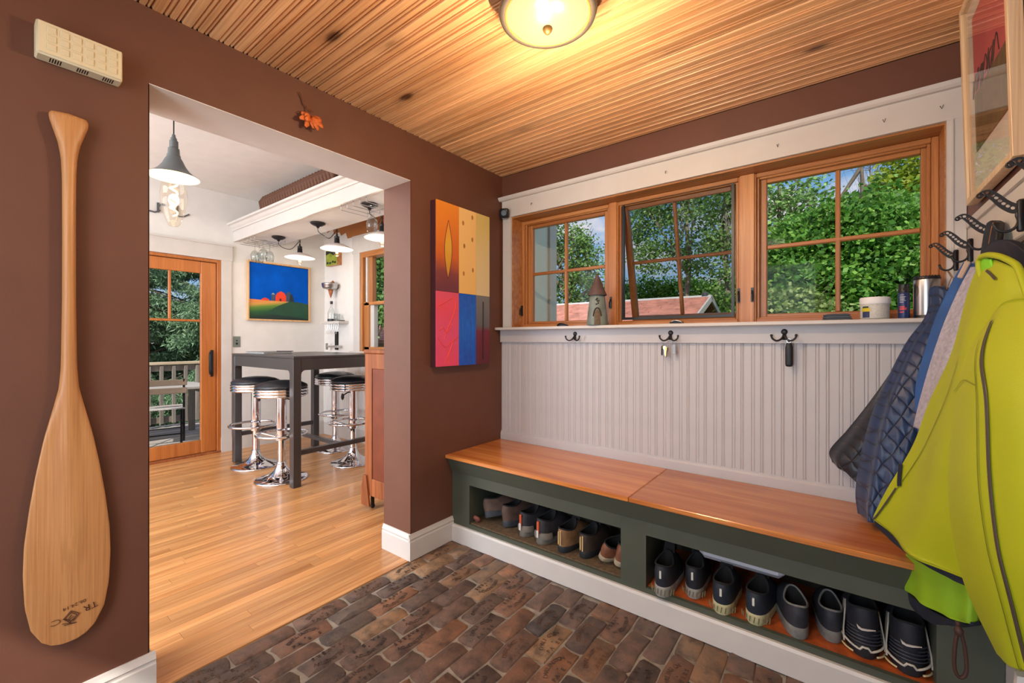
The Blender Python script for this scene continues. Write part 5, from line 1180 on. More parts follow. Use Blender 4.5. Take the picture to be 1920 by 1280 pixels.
# barn painting
def barn():
    p = empty('barn_painting', (KX,2.30,1.40), 'framed painting of a red barn on a green hill under deep blue sky', 'painting')
    y0,y1,z0,z1 = 1.953,2.652,1.397,2.062; fw=0.018
    fm = wood('pale_frame',(206,160,110),(228,186,136),'z',0.4,rand=0.02)
    for a in ((y0,y0+fw,z0,z1),(y1-fw,y1,z0,z1),(y0+fw,y1-fw,z0,z0+fw),(y0+fw,y1-fw,z1-fw,z1)): MB().cbox(KX+0.001,KX+0.035,*a,0.001).build('frame_bar', fm, p)
    Y0,Y1,Z0,Z1 = y0+fw+0.006,y1-fw-0.006,z0+fw+0.006,z1-fw-0.006
    MB().box(KX+0.002,KX+0.012,y0+fw,y1-fw,z0+fw,z1-fw).build('backing', M['black'], p)
    cv = MB().box(KX+0.012,KX+0.020,Y0,Y1,Z0,Z1).build('canvas', plain('ultramarine_paint',(0,82,190),0.8,spec=0.1,var=0.18,scale=5), p, label='deep blue painted sky')
    W=Y1-Y0; Hh=Z1-Z0; P=lambda u,v:(Y0+u*W,Z0+v*Hh)
    def shape(nm, pts, mat, d): MB().prism([P(*q) for q in pts],'x',KX+0.0200,KX+0.020+d).build(nm, mat, cv)
    hill,t,b,o = base_mat('hill_paint'); tcn=N(t,'ShaderNodeTexCoord'); sp_=N(t,'ShaderNodeSeparateXYZ'); t.links.new(tcn.outputs['Generated'],sp_.inputs[0])
    a_=N(t,'ShaderNodeMath',operation='MULTIPLY_ADD'); t.links.new(sp_.outputs[1],a_.inputs[0]); a_.inputs[1].default_value=-0.42; t.links.new(sp_.outputs[2],a_.inputs[2])
    rp=ramp(t,[(0.0,lin(14,44,40)),(0.30,lin(24,84,42)),(0.55,lin(90,130,40)),(0.72,lin(206,150,70)),(0.9,lin(214,130,70))]); t.links.new(a_.outputs[0],rp.inputs[0]); t.links.new(rp.outputs[0],b.inputs['Base Color']); b.inputs['Roughness'].default_value=0.5
    shape('hill',[(0,0),(1,0),(1,0.30),(0.85,0.33),(0.7,0.345),(0.5,0.34),(0.3,0.335),(0,0.345)],hill,0.001)
    shape('dark_hill',[(0.25,0.10),(1,0.02),(1,0.31),(0.85,0.335),(0.72,0.345),(0.66,0.34),(0.55,0.29),(0.42,0.22)],plain('dark_green_paint_2',(20,70,48),0.5,var=0.2,scale=6),0.0016)
    rd = plain('barn_red',(220,54,22),0.5)
    shape('barn',[(0.42,0.335),(0.60,0.335),(0.60,0.44),(0.575,0.49),(0.51,0.525),(0.445,0.48),(0.42,0.43)],rd,0.0024)
    shape('barn_door',[(0.485,0.335),(0.52,0.335),(0.52,0.385),(0.485,0.385)],plain('dark_red',(90,20,20),0.5),0.003)
    shape('small_barn',[(0.18,0.335),(0.31,0.335),(0.31,0.36),(0.25,0.385),(0.20,0.365)],rd,0.0024)
    sl = plain('silo_blue',(50,70,96),0.5)
    shape('silo',[(0.35,0.335),(0.41,0.335),(0.41,0.46),(0.38,0.475),(0.35,0.46)],sl,0.002); shape('silo',[(0.60,0.335),(0.67,0.335),(0.68,0.5),(0.65,0.53),(0.60,0.50)],sl,0.002)
    shape('tree',[(0.66,0.34),(0.74,0.345),(0.73,0.42),(0.70,0.49),(0.67,0.46)],plain('dark_tree_paint',(16,36,50),0.6),0.0026)
    shape('silo_cap',[(0.345,0.455),(0.415,0.455),(0.38,0.485)],plain('silo_light',(150,160,160),0.5),0.003)
barn()
sw_ = empty('wall_outlet', (KX+0.002,1.855,1.10), 'grey outlet plate on white wall between glass door and painting', 'outlet')
MB().cbox(KX+0.0005,KX+0.006,1.822,1.892,1.102,1.218,0.002).build('plate', plain('grey_plate',(116,124,118),0.5), sw_)
MB().box(KX+0.006,KX+0.0075,1.850,1.864,1.165,1.180).lathe([(0.0,0.008),(0.012,0.008),(0.012,0.006)],(KX,1.857,1.14),12,axis='x').build('socket', M['black'], sw_)
sg = MB(); FX = Matrix(((0,0,1,0),(1,0,0,0),(0,1,0,0),(0,0,0,1)))
add_text(sg,'r',0.20,Matrix.Translation((KX+0.012,1.20,2.46)) @ FX,0.006); add_text(sg,'i',0.22,Matrix.Translation((KX+0.012,1.33,2.475)) @ FX,0.006); sg.tube([(KX+0.012,1.10,2.40),(KX+0.012,1.16,2.395),(KX+0.012,1.20,2.42)],0.008,6); sg.tube([(KX+0.012,1.34,2.395),(KX+0.012,1.38,2.40),(KX+0.012,1.43,2.435)],0.007,6)
sg.build('wall_lettering', plain('grey_metal_letters',(84,86,90),0.5), None, label='grey metal script letters ri on the wall above the door', cat='sign')
# small picture, sconce, shelf and what stands on it
sp_ = empty('small_canvas', (-3.07,2.82,2.10), 'small yellow-green landscape on a thick wooden block in the corner', 'painting')
MB().box(-3.20,-2.95,2.79,2.849,2.085,2.27).build('block', M['firx'], sp_)
cvp = MB().box(-3.198,-2.952,2.786,2.790,2.087,2.268).build('canvas', plain('yellow_green_paint',(146,160,50),0.5,var=0.4,scale=12), sp_)
b = MB()
for (x,z) in ((-3.16,2.12),(-3.10,2.115),(-3.04,2.125),(-2.99,2.115)): b.prism([(x-.02,z-.012),(x+.02,z-.012),(x+.022,z+.008),(x,z+.016),(x-.022,z+.006)],'y',2.7845,2.786)
b.prism([(-3.198,2.22),(-3.10,2.235),(-3.02,2.20),(-2.952,2.225),(-2.952,2.268),(-3.198,2.268)],'y',2.7845,2.786); b.build('dark_shapes', plain('dark_paint',(26,40,26),0.5), cvp)
sc = empty('wall_sconce', (-3.05,2.80,1.75), 'ribbed steel bowl sconce with brown cone on the corner wall', 'sconce')
MB().lathe([(0.03,-0.045),(0.075,-0.035),(0.09,-0.015),(0.088,-0.006),(0.094,-0.002),(0.092,0.01),(0.096,0.014),(0.094,0.03),(0.0,0.03)],(-3.05,2.755,1.83),24).build('bowl', M['steel'], sc, smooth=True)
MB().lathe([(0,-0.15),(0.008,-0.13),(0.022,-0.085),(0.030,-0.045),(0,-0.04)],(-3.05,2.765,1.83),16).lathe([(0,-0.02),(0.02,-0.01),(0.022,0.01),(0,0.03)],(-3.05,2.79,1.87),12).build('cone', M['cabinet'], sc, smooth=True)
MB().box(-3.065,-3.035,2.77,2.849,1.80,1.84).build('bracket', M['iron'], sc)
struct_shelf = empty('wall_shelf', (-3.02,2.79,1.37), 'small white wall shelf in the corner holding a bottle', 'shelf')
MB().cbox(-3.20,-2.80,2.72,2.849,1.372,1.402,0.002).build('board', M['white'], struct_shelf)
b = MB()
for k in range(6): x=-3.14+k*0.045; b.tube(bez([(x,2.78,1.372),(x,2.78,1.34),(x-0.005,2.775,1.31),(x-0.02,2.77,1.28),(x-0.03,2.77,1.25)],8),0.003,5)
b.build('wire_hook', M['steel'], struct_shelf)
bt = empty('bottle', (-3.06,2.78,1.4035), 'clear glass bottle with dark base and cap on the corner shelf', 'bottle')
MB().lathe([(0,0.003),(0.042,0.003),(0.045,0.01),(0.045,0.10),(0.036,0.13),(0.016,0.17),(0.0145,0.215),(0,0.215)],(-3.06,2.78,1.4035),20).build('glass_body', M['clear'], bt, smooth=True)
MB().lathe([(0,0),(0.0455,0),(0.0458,0.03),(0,0.03)],(-3.06,2.78,1.4035),20).build('label', M['black'], bt); MB().lathe([(0.016,0.21),(0.016,0.245),(0,0.247)],(-3.06,2.78,1.4035),14).build('cap', M['black'], bt)
MB().lathe([(0,0.002),(0.034,0.0),(0.038,0.09),(0.036,0.09),(0.032,0.006),(0,0.006)],(-2.93,2.775,1.403),20).build('drinking_glass', M['clear'], None, smooth=True, label='small clear tumbler beside the bottle on the corner shelf', cat='glass')
MB().cbox(-2.86,-2.80,2.735,2.80,1.403,1.412,0.002).build('black_clip', M['black'], None, label='small flat black gadget at the right end of the corner shelf', cat='gadget')
op = empty('bottle_opener', (-3.03,2.82,1.06), 'wall-mounted metal bottle opener with lever above the bar table', 'opener')
MB().cbox(-3.06,-3.02,2.82,2.849,1.06,1.28,0.003).build('plate', M['iron'], op); MB().tube([(-3.20,2.79,1.10),(-3.0,2.79,1.10)],0.012,8).tube([(-3.17,2.78,1.14),(-3.17,2.78,1.06)],0.016,8).box(-3.0,-2.92,2.77,2.81,1.085,1.115).build('lever', M['steel'], op)
# ------------------------------------------------------------------ kitchen lamps
fil = plain('filament',(255,190,110),0.5,emit=(255,206,140),estr=9.0)
def big_pendant():
    x,y = -1.34,0.80
    p = empty('pendant_lamp', (x,y,2.73), 'grey bell-shaped pendant lamp with an oversized glass bulb', 'pendant lamp')
    MB().tube([(x,y,2.73),(x,y,2.40)],0.0035,6).build('cord', M['iron'], p)
    MB().lathe([(0.0,2.412),(0.008,2.41),(0.010,2.395),(0.016,2.385),(0.016,2.375),(0.022,2.37),(0.022,2.33),(0.028,2.325),(0.030,2.29),(0.034,2.285),(0.034,2.27)],(x,y,0),20).build('socket', M['greyshade'], p, auto=40)
    MB().lathe([(0.034,2.275),(0.045,2.255),(0.058,2.225),(0.078,2.195),(0.105,2.170),(0.127,2.158),(0.130,2.154)],(x,y,0),40).build('shade', M['greyshade'], p, smooth=True)
    MB().lathe([(0.0,2.268),(0.034,2.268),(0.044,2.250),(0.057,2.221),(0.077,2.191),(0.104,2.166),(0.1275,2.154)],(x,y,0),40).build('shade_inside', plain('cream_enamel',(250,236,206),0.5,emit=(255,226,170),estr=0.25), p, smooth=True)
    MB().lathe([(0.028,2.20),(0.045,2.165),(0.060,2.11),(0.066,2.05),(0.062,1.99),(0.050,1.93),(0.034,1.885),(0.027,1.868),(0.020,1.862),(0,1.858)],(x,y,0),28).build('glass_bulb', M['bulb'], p, smooth=True)
    MB().tube([(x+0.018*math.cos(t),y+0.018*math.sin(t),2.13-0.205*t/22.0) for t in np.linspace(0,22,90)],0.0045,6).build('filament', fil, p, smooth=True)
    light('pendant_light','POINT',(x,y,2.05),9,(1,0.8,0.55),radius=0.03)
big_pendant()
def small_pendant(cx,cy,x,y,z,lab):
    p = empty('pendant_lamp', (cx,cy,2.25), lab, 'pendant lamp', 'white pendants hung from the beam')
    MB().lathe([(0,2.249),(0.062,2.249),(0.066,2.244),(0.062,2.236),(0.04,2.222),(0.018,2.216),(0.008,2.20),(0,2.20)],(cx,cy,0),28).build('canopy', M['black'], p, auto=50)
    MB().tube([tuple(q) for q in bez([(cx,cy,2.21),(cx,cy+0.005,2.17),(cx+0.03,cy+0.04,2.135),(cx+(x-cx)*.6,cy+(y-cy)*.6,2.15),(x,y-0.015,2.24),(x,y,2.255),(x,y+0.004,2.235),(x,y,z+0.2),(x,y,z+0.13)],50)],0.0035,6).build('cord', M['black'], p, smooth=True)
    MB().tube([(x,y-0.01,2.26),(x,y-0.06,2.265)],0.004,6).build('cord_hook', M['black'], p)
    MB().lathe([(0,z+0.15),(0.006,z+0.145),(0.010,z+0.12),(0.022,z+0.115),(0.024,z+0.10),(0.020,z+0.095),(0.024,z+0.09),(0.026,z+0.05),(0.034,z+0.044)],(x,y,0),18).build('socket', M['black'], p, auto=50)
    MB().lathe([(0.030,z+0.046),(0.07,z+0.034),(0.12,z+0.012),(0.150,z-0.006),(0.152,z-0.010),(0.149,z-0.009),(0.118,z+0.007),(0.07,z+0.028),(0.028,z+0.040)],(x,y,0),40).build('shade', M['enamel'], p, smooth=True)
    MB().lathe([(0.014,z+0.035),(0.018,z+0.0),(0.030,z-0.030),(0.032,z-0.048),(0.024,z-0.070),(0.010,z-0.080),(0,z-0.081)],(x,y,0),20).build('glass_bulb', M['bulb'], p, smooth=True)
    b = MB()
    for k in range(4): a=k*math.pi/2; b.tube([(x+0.004*math.cos(a),y+0.004*math.sin(a),z+0.01),(x+0.010*math.cos(a),y+0.010*math.sin(a),z-0.055)],0.0022,5)
    b.build('filament', fil, p)
    light('pendant_light','POINT',(x,y,z-0.10),3.5,(1,0.82,0.6),radius=0.03)
small_pendant(-2.79,2.045,-2.83,2.285,2.08,'white saucer pendant hanging in front of the barn painting')
small_pendant(-1.955,2.02,-2.09,2.285,2.08,'white saucer pendant hanging before the small green picture')
small_pendant(-1.11,1.99,-1.36,2.285,2.08,'white saucer pendant mostly hidden by the brown pier')
def rack_glass(x0,x1,y0,y1,lab):
    r = empty('glass_rack', ((x0+x1)/2,(y0+y1)/2,2.25), lab, 'rack', 'wire racks under the beam'); b = MB(); z=2.205; 
    n=4
    for k in range(n+1):
        x = x0+(x1-x0)*k/n; b.tube([(x,y0,2.249),(x,y0,z),(x,y1,z),(x,y1,2.249)],0.003,5)
    b.tube([(x0,y0,z+0.03),(x1,y0,z+0.03)],0.003,5).tube([(x0,y1,z+0.03),(x1,y1,z+0.03)],0.003,5); b.build('wires', M['steel'], r)
rack_glass(-3.26,-2.90,1.86,2.16,'chrome wire rack holding wine glasses under the beam by the wall'); rack_glass(-1.30,-0.96,1.86,2.10,'chrome wire rack under the beam near the pier')
def wine_glass(x,y,lab):
    g_ = empty('wine_glass', (x,y,2.03), lab, 'wine glass', 'wine glasses hung upside down from the racks')
    MB().lathe([(0,2.222),(0.034,2.216),(0.036,2.213),(0.008,2.208),(0.004,2.19),(0.004,2.145),(0.012,2.135),(0.032,2.115),(0.042,2.085),(0.042,2.06),(0.034,2.02),(0.033,2.02),(0.0405,2.06),(0.0405,2.085),(0.03,2.112),(0,2.13)],(x,y,0),20).build('bowl_and_stem', M['clear'], g_, smooth=True)
for x,y,lab in ((-3.21,2.03,'wine glass hanging at the left end of the rack'),(-3.12,1.95,'wine glass hanging nearest, left of middle'),(-3.03,2.06,'wine glass hanging in the middle of the rack'),(-2.94,1.96,'wine glass hanging at the right end of the rack by the first lamp'),(-1.05,1.97,'wine glass hanging from the rack near the pier')): wine_glass(x,y,lab)
# ------------------------------------------------------------------ outdoors: deck
M['deck'] = wood('weathered_deck', (150,140,132), (206,198,190), 'y', 0.8, ring=8, stretch=0.05, rand=0.12)
M['grey_wood'] = wood('weathered_rail', (132,120,108), (172,160,148), 'z', 0.8, ring=10, stretch=0.08, rand=0.14)
dk_ = struct('deck', MB().box(-6.6,-3.52,-1.6,3.4,-0.30,-0.19), M['grey_wood'])
mm=None
for k in range(22):
    x0 = -6.6+0.14*k
    if mm is None: o = MB().cbox(x0,x0+0.134,-1.6,3.4,-0.188,-0.16,0.003).build('plank', M['deck'], dk_); mm=o.data; w0=wpos(o).copy()
    else: link_mesh('plank', mm, dk_, w0+Vector((0.14*k,0,0)))
rl = empty('deck_railing', (-6.4,1.0,-0.16), 'weathered wooden deck railing with pale top rail', 'railing')
MB().cbox(-6.47,-6.33,-1.5,3.3,0.80,0.84,0.004).build('top_rail', wood('pale_rail_cap',(206,180,146),(232,210,180),'y',0.7,rand=0.02), rl, label='paler flat cap rail')
MB().cbox(-6.42,-6.38,-1.5,3.3,0.70,0.795,0.003).build('rail', M['grey_wood'], rl); MB().cbox(-6.42,-6.38,-1.5,3.3,-0.09,0.0,0.003).build('rail', M['grey_wood'], rl)
mm=None
for k in range(32):
    y = -1.45+0.152*k
    if mm is None: o = MB().cbox(-6.38,-6.34,y,y+0.045,-0.10,0.78,0.003).build('baluster', M['grey_wood'], rl); mm=o.data; w0=wpos(o).copy()
    else: link_mesh('baluster', mm, rl, w0+Vector((0,0.152*k,0)))
for y in (-1.5,0.95,3.22): MB().cbox(-6.44,-6.36,y,y+0.09,-0.159,0.80,0.004).build('post', M['grey_wood'], rl)
tb_ = empty('patio_table', (-5.5,1.6,-0.16), 'weathered slatted patio table on the deck', 'table')
mm=None
for k in range(9):
    if mm is None: o = MB().cbox(-5.95,-5.858,0.55,2.2,0.52,0.55,0.003).build('slat', M['deck'], tb_); mm=o.data; w0=wpos(o).copy()
    else: link_mesh('slat', mm, tb_, w0+Vector((0.1*k,0,0)))
for x in (-5.88,-5.18):
    for y in (0.65,2.12): MB().cbox(x,x+0.07,y,y+0.07,-0.159,0.519,0.003).build('leg', M['grey_wood'], tb_)
MB().box(-5.86,-5.16,0.68,0.70,0.44,0.519).box(-5.86,-5.16,2.13,2.15,0.44,0.519).build('apron', M['grey_wood'], tb_)
def bistro_chair(x,y,rz,lab):
    c = empty('folding_chair', (0,0,0), lab, 'chair', 'folding bistro chairs on the deck'); m=M['iron']; w=plain('chair_slat_wood',(120,100,84),0.7,var=0.2)
    for s_ in (-1,1):
        MB().tube([(s_*0.19,0.18,0),(s_*0.19,-0.10,0.36),(s_*0.19,-0.17,0.52),(s_*0.19,-0.20,0.76)],0.010,6).build('back_leg', m, c)
        MB().tube([(s_*0.17,-0.22,0),(s_*0.17,0.17,0.42)],0.010,6).build('front_leg', m, c)
    for k in range(5): MB().cbox(-0.20,0.20,-0.17+k*0.075,-0.11+k*0.075,0.42,0.436,0.003).build('seat_slat', M['deck'], c)
    for z in (0.60,0.69): MB().cbox(-0.215,0.215,-0.205,-0.187,z,z+0.065,0.003).build('back_slat', w, c)
    MB().tube([(-0.17,0.0,0.19),(0.17,0.0,0.19)],0.008,6).tube([(-0.19,0.1,0.10),(0.19,0.1,0.10)],0.008,6).build('stretcher', m, c)
    c.scale=(1.25,1.1,1.12); c.rotation_euler=(0,0,rz); c.location=(x,y,-0.16)
bistro_chair(-4.98,1.58,R(75),'folding chair with brown back slats seen through the glass door'); bistro_chair(-5.05,2.45,R(150),'folding chair turned sideways at the right end of patio table')
# ------------------------------------------------------------------ outdoors: ground, house corner, neighbour's roof
struct('ground', MB().box(-60,40,-30,60,-1.4,-1.2), plain('lawn',(96,120,56),0.9,var=0.35,scale=2))
struct('driveway', MB().box(-15,-6.9,-8,12,-1.2,-1.15), plain('pale_gravel',(214,210,204),0.9,var=0.1,scale=20))
cs_ = struct('wall_exterior_corner', MB().box(-0.099,-0.05,2.48,3.0,-1.2,2.9), plain('pale_grey_siding',(232,234,228),0.6,var=0.03))
MB().box(-0.14,-0.03,3.001,3.03,-1.2,2.9).box(-0.06,-0.03,2.93,3.001,-1.2,2.9).build('corner_board', M['white'], cs_)
M['shingle'] = plain('red_brown_shingle', (196,134,116), 0.85, var=0.25, scale=3, bump=0.5, bscale=40)
def neighbour():
    h = empty('neighbour_house', (-9,14,-1.2), 'low neighbouring house with a red shingle roof and white ridge', 'house')
    x0,x1 = -17.2,-1.30; zr=2.52; yr=14.0; rise=0.40
    MB().box(x0+0.3,x1-0.35,11.2,16.8,-1.2,1.3).build('wall', plain('taupe_siding',(150,128,110),0.8), h)
    MB().prism([(yr-3.4,zr-3.4*rise-0.12),(yr,zr-0.12),(yr+3.4,zr-3.4*rise-0.12),(yr+3.4,zr-3.4*rise),(yr,zr),(yr-3.4,zr-3.4*rise)],'x',x0,x1).build('roof', M['shingle'], h)
    b = MB(); course=0.16; n=int(3.4/course); rnd=random.Random(2)
    for k in range(n):
        ya = yr-3.4+k*course; za = zr-(yr-ya)*rise; x=x0+rnd.uniform(0,.3)
        while x < x1:
            w=rnd.uniform(0.5,0.95); xb=min(x+w-0.02,x1); d=rnd.uniform(0.018,0.038)
            b.add([(x,ya-0.02,za-0.008+d),(xb,ya-0.02,za-0.008+d),(xb,ya+course,za+course*rise+0.004),(x,ya+course,za+course*rise+0.004),(x,ya-0.02,za-0.01),(xb,ya-0.02,za-0.01)],[(0,1,2,3),(4,5,1,0),(4,0,3),(5,2,1)]); x+=w
    b.build('shingle', M['shingle'], h, kind='stuff')
    MB().prism([(yr-0.14,zr-0.045),(yr,zr+0.035),(yr+0.14,zr-0.045),(yr+0.14,zr-0.065),(yr,zr+0.015),(yr-0.14,zr-0.065)],'x',x0,x1).build('ridge_cap', M['white'], h, label='white ridge cap')
    for s_ in (-1,1):
        MB().prism([(yr,zr+0.02),(yr+s_*3.5,zr+0.02-3.5*rise),(yr+s_*3.5,zr-0.16-3.5*rise),(yr,zr-0.16)],'x',x1,x1+0.05).build('rake_board', M['white'], h)
    MB().prism([(yr-2.8,zr-1.25),(yr,zr-0.14),(yr+2.8,zr-1.25)],'x',x1-0.40,x1-0.35).build('gable', plain('dark_gable_siding',(118,96,86),0.8), h)
    MB().lathe([(0,0),(0.10,0),(0.10,0.10),(0,0.14)],(x1-0.15,yr,zr),10).build('roof_vent', M['greyshade'], h)
neighbour()
# ------------------------------------------------------------------ trees
def leaves(center_fn, n, size, rnd, squash=0.9, droop=0.0):
    C_ = center_fn(n, rnd)
    a = rnd.uniform(0, 2*np.pi, n); el = rnd.uniform(-0.9, 0.9, n)
    d1 = np.stack([np.cos(a)*np.cos(el), np.sin(a)*np.cos(el), np.sin(el)-droop], 1); d1 /= np.linalg.norm(d1, axis=1)[:,None]
    r_ = rnd.normal(size=(n,3)); d2 = np.cross(d1, r_); d2 /= np.linalg.norm(d2, axis=1)[:,None]
    s = size*rnd.uniform(0.6, 1.25, n)[:,None]
    V = np.empty((n,4,3)); V[:,0] = C_; V[:,1] = C_+d1*s*0.5+d2*s*0.36*squash; V[:,2] = C_+d1*s; V[:,3] = C_+d1*s*0.5-d2*s*0.36*squash
    return V.reshape(-1,3)
def quads_obj(name, V, mat, parent, kind='stuff'):
    n = len(V)//4; lo=V.min(0); hi=V.max(0); c=Vector(((lo[0]+hi[0])/2,(lo[1]+hi[1])/2,lo[2])); W=V-np.array(c)
    me = bpy.data.meshes.new(name); me.vertices.add(n*4); me.vertices.foreach_set('co', W.astype(np.float32).ravel())
    me.loops.add(n*4); me.loops.foreach_set('vertex_index', np.arange(n*4, dtype=np.int32)); me.polygons.add(n)
    me.polygons.foreach_set('loop_start', np.arange(0,n*4,4,dtype=np.int32)); me.polygons.foreach_set('loop_total', np.full(n,4,dtype=np.int32)); me.update(calc_edges=True)
    me.materials.append(mat); o = link_mesh(name, me, parent, c); o['kind']=kind; return o
def clumps(blobs, spread, per):
    """blobs: (x,y,z, rx,ry,rz); clumps of leaves scattered near the blobs' surfaces"""
    def f(n, rnd):
        B = np.array(blobs); vol = (B[:,3]*B[:,4]*B[:,5])**(2/3); pr = vol/vol.sum(); nc = max(1, n//per)
        idx = rnd.choice(len(B), nc, p=pr); d = rnd.normal(size=(nc,3)); d /= np.linalg.norm(d,axis=1)[:,None]; rad = rnd.uniform(0.25,1,nc)**0.45
        c = B[idx,:3]+d*rad[:,None]*B[idx,3:6]
        k = np.arange(n)%nc; return c[k]+rnd.normal(size=(n,3))*spread*np.array([1,1,0.6])
    return f
M['bark'] = plain('grey_bark',(112,98,84),0.9,var=0.35,scale=12,bump=0.8,bscale=30); M['bark2'] = plain('pale_bark',(140,130,112),0.9,var=0.3,scale=12,bump=0.6,bscale=30)
def tree(label, base, top, r0, blobs, n, size, mat, seed, spread=0.28, per=26, bark='bark', branches=10, group='trees beyond the windows', name='tree', droop=0.15):
    rnd = np.random.default_rng(seed); t = empty(name, base, label, 'tree' if name!='bush' else 'bush', group)
    B=Vector(base); T=Vector(top); b = MB(); m=8
    pts=[B.lerp(T,i/m)+Vector((rnd.uniform(-.08,.08),rnd.uniform(-.08,.08),0))*(i>0) for i in range(m+1)]
    b.tube(bez(pts,16),[r0*(1-0.85*i/15) for i in range(16)],8).build('trunk', M[bark], t, smooth=True)
    if branches:
        b = MB()
        for k in range(branches):
            q = blobs[int(rnd.integers(len(blobs)))]; s_ = B.lerp(T, rnd.uniform(0.3,0.95)); e = Vector((q[0]+rnd.uniform(-.8,.8)*q[3], q[1]+rnd.uniform(-.8,.8)*q[4], q[2]+rnd.uniform(-.5,.8)*q[5]))
            mid = s_.lerp(e,0.5)+Vector((rnd.uniform(-.15,.15),rnd.uniform(-.15,.15),0.1)); rr=r0*0.32
            b.tube(bez([s_,mid,e],8),[rr*(1-i/9) for i in range(8)],5)
            for _ in range(2): e2 = e+Vector((rnd.uniform(-.6,.6),rnd.uniform(-.6,.6),rnd.uniform(-.2,.6))); b.tube([mid,mid.lerp(e2,.5)+Vector((0,0,.05)),e2],[rr*.45,rr*.3,rr*.1],4)
        b.build('branches', M[bark], t)
    if n: quads_obj('foliage', leaves(clumps(blobs,spread,per), n, size, rnd, droop=droop), mat, t)
    return t
LM = leafmat('maple_leaves', [(54,104,34),(94,152,52),(150,196,86),(48,90,30)], 0.4); LO = leafmat('oak_leaves', [(76,116,52),(112,150,76),(140,176,96),(64,100,46)], 0.3)
LA = leafmat('aspen_leaves', [(84,128,58),(122,164,82),(156,190,112),(70,110,48)], 0.3); LY = leafmat('yellow_green_leaves', [(134,154,32),(166,182,56),(108,140,32),(186,190,70)], 0.4)
LB = leafmat('bush_leaves', [(92,124,52),(140,164,84),(70,104,40),(166,178,110)], 0.3); LC = leafmat('conifer_needles', [(84,116,84),(116,150,108),(150,182,138),(66,94,70)], 0.15)
def blob_px(px,py,d,rx,ry,rz):
    p = at(px,py,'y',d); return (p.x,p.y,p.z,rx,ry,rz)
G0 = -1.2
# right window: maple, aspen beside it, yellow-green tree, bush, bare crown
p = at(1632,560,'y',10.5); tree('big dense bright green maple filling the right window', (p.x,10.5,G0), (p.x-.1,10.5,5.0), 0.13, [blob_px(1560,455,10.5,1.25,1.0,.8),blob_px(1640,440,10.5,1.0,1.0,.9),blob_px(1530,520,10.2,1.1,.9,.7),blob_px(1650,520,10.0,1.2,.8,.6),blob_px(1590,425,10.6,.7,.8,.4),blob_px(1600,560,10.4,1.7,.7,.5),blob_px(1710,500,10.4,1.0,.9,.9)], 50000, 0.105, LM, 1, spread=0.19, per=110)
p = at(1462,480,'y',13); tree('thin-crowned aspen at the left side of the right window', (p.x,13,G0), (p.x,13,6.5), 0.12, [blob_px(1465,420,13,.75,.8,1.1),blob_px(1500,375,13,.7,.7,.6),blob_px(1450,500,13,.5,.7,.7),blob_px(1480,455,13,.6,.7,.6)], 4800, 0.12, LA, 2, spread=0.22, per=50)
p = at(1740,300,'y',15); tree('yellow-green tree high at the right edge of the right window', (p.x,15,G0), (p.x,15,9.2), 0.16, [blob_px(1712,375,15,.85,.9,1.1),blob_px(1735,320,15,.9,.9,.9),blob_px(1700,420,15,.8,.9,.6),blob_px(1760,400,15,1.5,1.0,1.6)], 9000, 0.15, LY, 3, spread=0.2, per=24)
p = at(1632,330,'y',16); tree('leafless branching treetop above the maple', (p.x,16,G0), (p.x,16,8.6), 0.03, [blob_px(1600,325,16,.7,.5,.7),blob_px(1650,320,16,.8,.5,.6),blob_px(1630,310,16,.6,.5,.7)], 0, 0.1, LA, 4, branches=34)
p = at(1480,575,'y',8.5); tree('pale rounded bush at the lower left of the right window', (p.x,8.5,G0), (p.x,8.5,1.9), 0.05, [blob_px(1478,582,8.5,.55,.5,.36),blob_px(1505,600,8.4,.6,.5,.4),blob_px(1450,605,8.6,.5,.5,.35)], 9000, 0.09, LB, 5, spread=0.08, per=16, name='bush', group='bushes beyond the windows', branches=4)
p = at(1600,600,'y',13.5); tree('wide dark green thicket low behind the maple', (p.x,13.5,G0), (p.x,13.5,2.0), 0.08, [blob_px(1500,590,13.5,1.8,.8,1.2),blob_px(1620,590,13.5,1.8,.8,1.3),blob_px(1720,580,13.5,1.6,.8,1.5),blob_px(1780,520,13.5,1.6,.8,2.0)], 22000, 0.17, LM, 6, spread=0.22, per=22, name='bush', group='bushes beyond the windows', branches=4)
# middle window: two aspens
p = at(1290,500,'y',18); tree('tall aspen with straight trunk in the middle window', (p.x,18,G0), (p.x,18,9.5), 0.17, [blob_px(1225,430,18,1.2,1.0,1.5),blob_px(1250,380,18,1.2,1.0,1.0),blob_px(1290,400,18,1.2,1.0,1.6),blob_px(1240,490,18,1.1,1.0,.8),blob_px(1310,470,18,1.0,1.0,1.0),blob_px(1200,390,18,1.0,1.0,1.2),blob_px(1270,340,18,1.5,1.0,1.0)], 9500, 0.14, LA, 7, spread=0.26, per=60, bark='bark2')
p = at(1365,500,'y',16); tree('slimmer aspen at the right edge of the middle window', (p.x,16,G0), (p.x,16,9.5), 0.12, [blob_px(1345,370,16,.9,.9,1.0),blob_px(1370,430,16,.8,.9,1.2),blob_px(1340,470,16,.8,.8,.8),blob_px(1365,540,16,.6,.8,.7),blob_px(1380,340,16,1.2,.9,1.0)], 4600, 0.14, LA, 8, spread=0.25, per=50, bark='bark2')
p = at(1230,540,'y',22); tree('light green treetops just above the neighbour ridge in the middle window', (p.x,22,G0), (p.x,22,3.6), 0.12, [blob_px(1210,548,22,1.6,.9,.75),blob_px(1280,552,22,1.8,.9,.75),blob_px(1350,556,22,1.8,.9,.75),blob_px(1390,580,22,1.5,.9,1.2),blob_px(1150,560,22,1.6,.9,.9)], 14000, 0.17, LM, 9, spread=0.26, per=20, name='bush', group='bushes beyond the windows', branches=4)
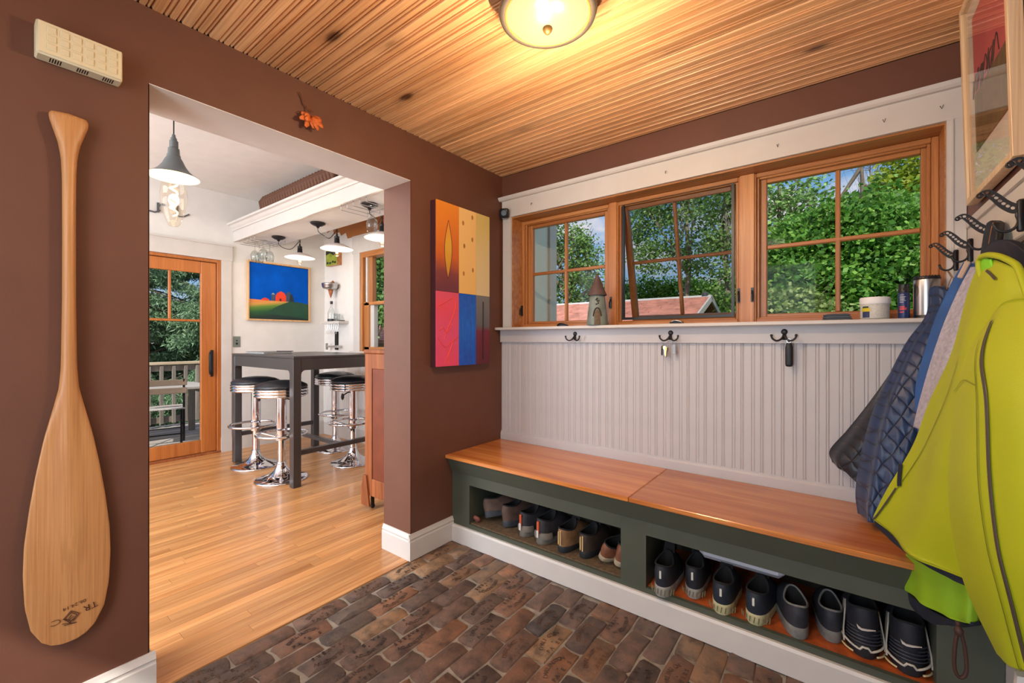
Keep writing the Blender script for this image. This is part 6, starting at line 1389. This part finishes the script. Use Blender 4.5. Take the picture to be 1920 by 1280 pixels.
# left window: spreading oak
p = at(1060,560,'y',19); tree('spreading oak with crooked branches in the left window', (p.x,19,G0), (p.x+.4,19,6.8), 0.24, [blob_px(1035,440,19,1.4,1.1,.8),blob_px(1075,455,19,1.3,1.1,.7),blob_px(1110,460,19,1.0,1.0,.5),blob_px(1040,510,19,1.4,1.1,.9),blob_px(1100,510,19,1.3,1.0,.7),blob_px(1010,470,19,1.3,1.0,1.2),blob_px(1065,545,19,2.0,1.0,.7),blob_px(1120,555,19,1.5,1.0,.6)], 11500, 0.15, LO, 10, spread=0.25, per=70, branches=20)
# kitchen window and glass door
p = at(705,520,'y',9); tree('dark leafy tree outside the kitchen side window', (p.x,9,G0), (p.x,9,5), 0.16, [blob_px(690,560,9,1.3,.9,1.0),blob_px(715,500,9,1.4,.9,1.0),blob_px(660,520,9,1.4,.9,1.2),blob_px(740,570,9,1.2,.9,.8)], 15000, 0.15, LO, 11, spread=0.2, per=20)
def conifer(x,y,h,seed,lab,w=3.2):
    rnd = np.random.default_rng(seed); t = empty('conifer', (x,y,G0), lab, 'tree', 'conifers behind the deck')
    MB().tube([(x,y,G0),(x,y,h)],[0.22,0.03],8).build('trunk', M['bark'], t, smooth=True)
    b = MB(); P=[]
    for k in range(150):
        z = rnd.uniform(G0+0.9,h-0.2); a=rnd.uniform(0,6.28); L = w*(1-(z-G0)/(h-G0))**0.7*rnd.uniform(.7,1.05)+0.2
        e = Vector((x+L*math.cos(a),y+L*math.sin(a),z-0.28*L)); s_=Vector((x,y,z)); mid = s_.lerp(e,.5)+Vector((0,0,0.10)); b.tube([s_,mid,e],[0.025,0.018,0.006],4)
        ts = np.linspace(0.2,1,int(40*L)+8); 
        for q in ts: c=s_.lerp(e,float(q)); P.append((c.x,c.y,c.z-0.06))
    b.build('branches', M['bark'], t); P=np.array(P); rep=16
    def f(n,r): k=np.arange(n)%len(P); return P[k]+r.normal(size=(n,3))*np.array([.10,.10,.07])
    quads_obj('foliage', leaves(f, len(P)*rep, 0.11, rnd, squash=0.30, droop=0.8), LC, t)
conifer(-11.2,1.9,9.5,21,'drooping dark spruce behind the deck railing, left through door glass'); conifer(-10.6,4.0,7.0,22,'drooping dark spruce right of centre behind the deck railing'); conifer(-12.5,-0.6,8,23,'dark spruce mostly hidden behind the left wall')
p=(-14.5,3.0); tree('dark hedge far behind the deck', (p[0],p[1],G0), (p[0],p[1],1.2), 0.08, [(-14.5,y,0.6,.9,1.3,1.7) for y in (-2,0,2,4,6,8)], 20000, 0.22, LC, 31, spread=0.25, per=20, name='bush', group='bushes beyond the windows', branches=0)
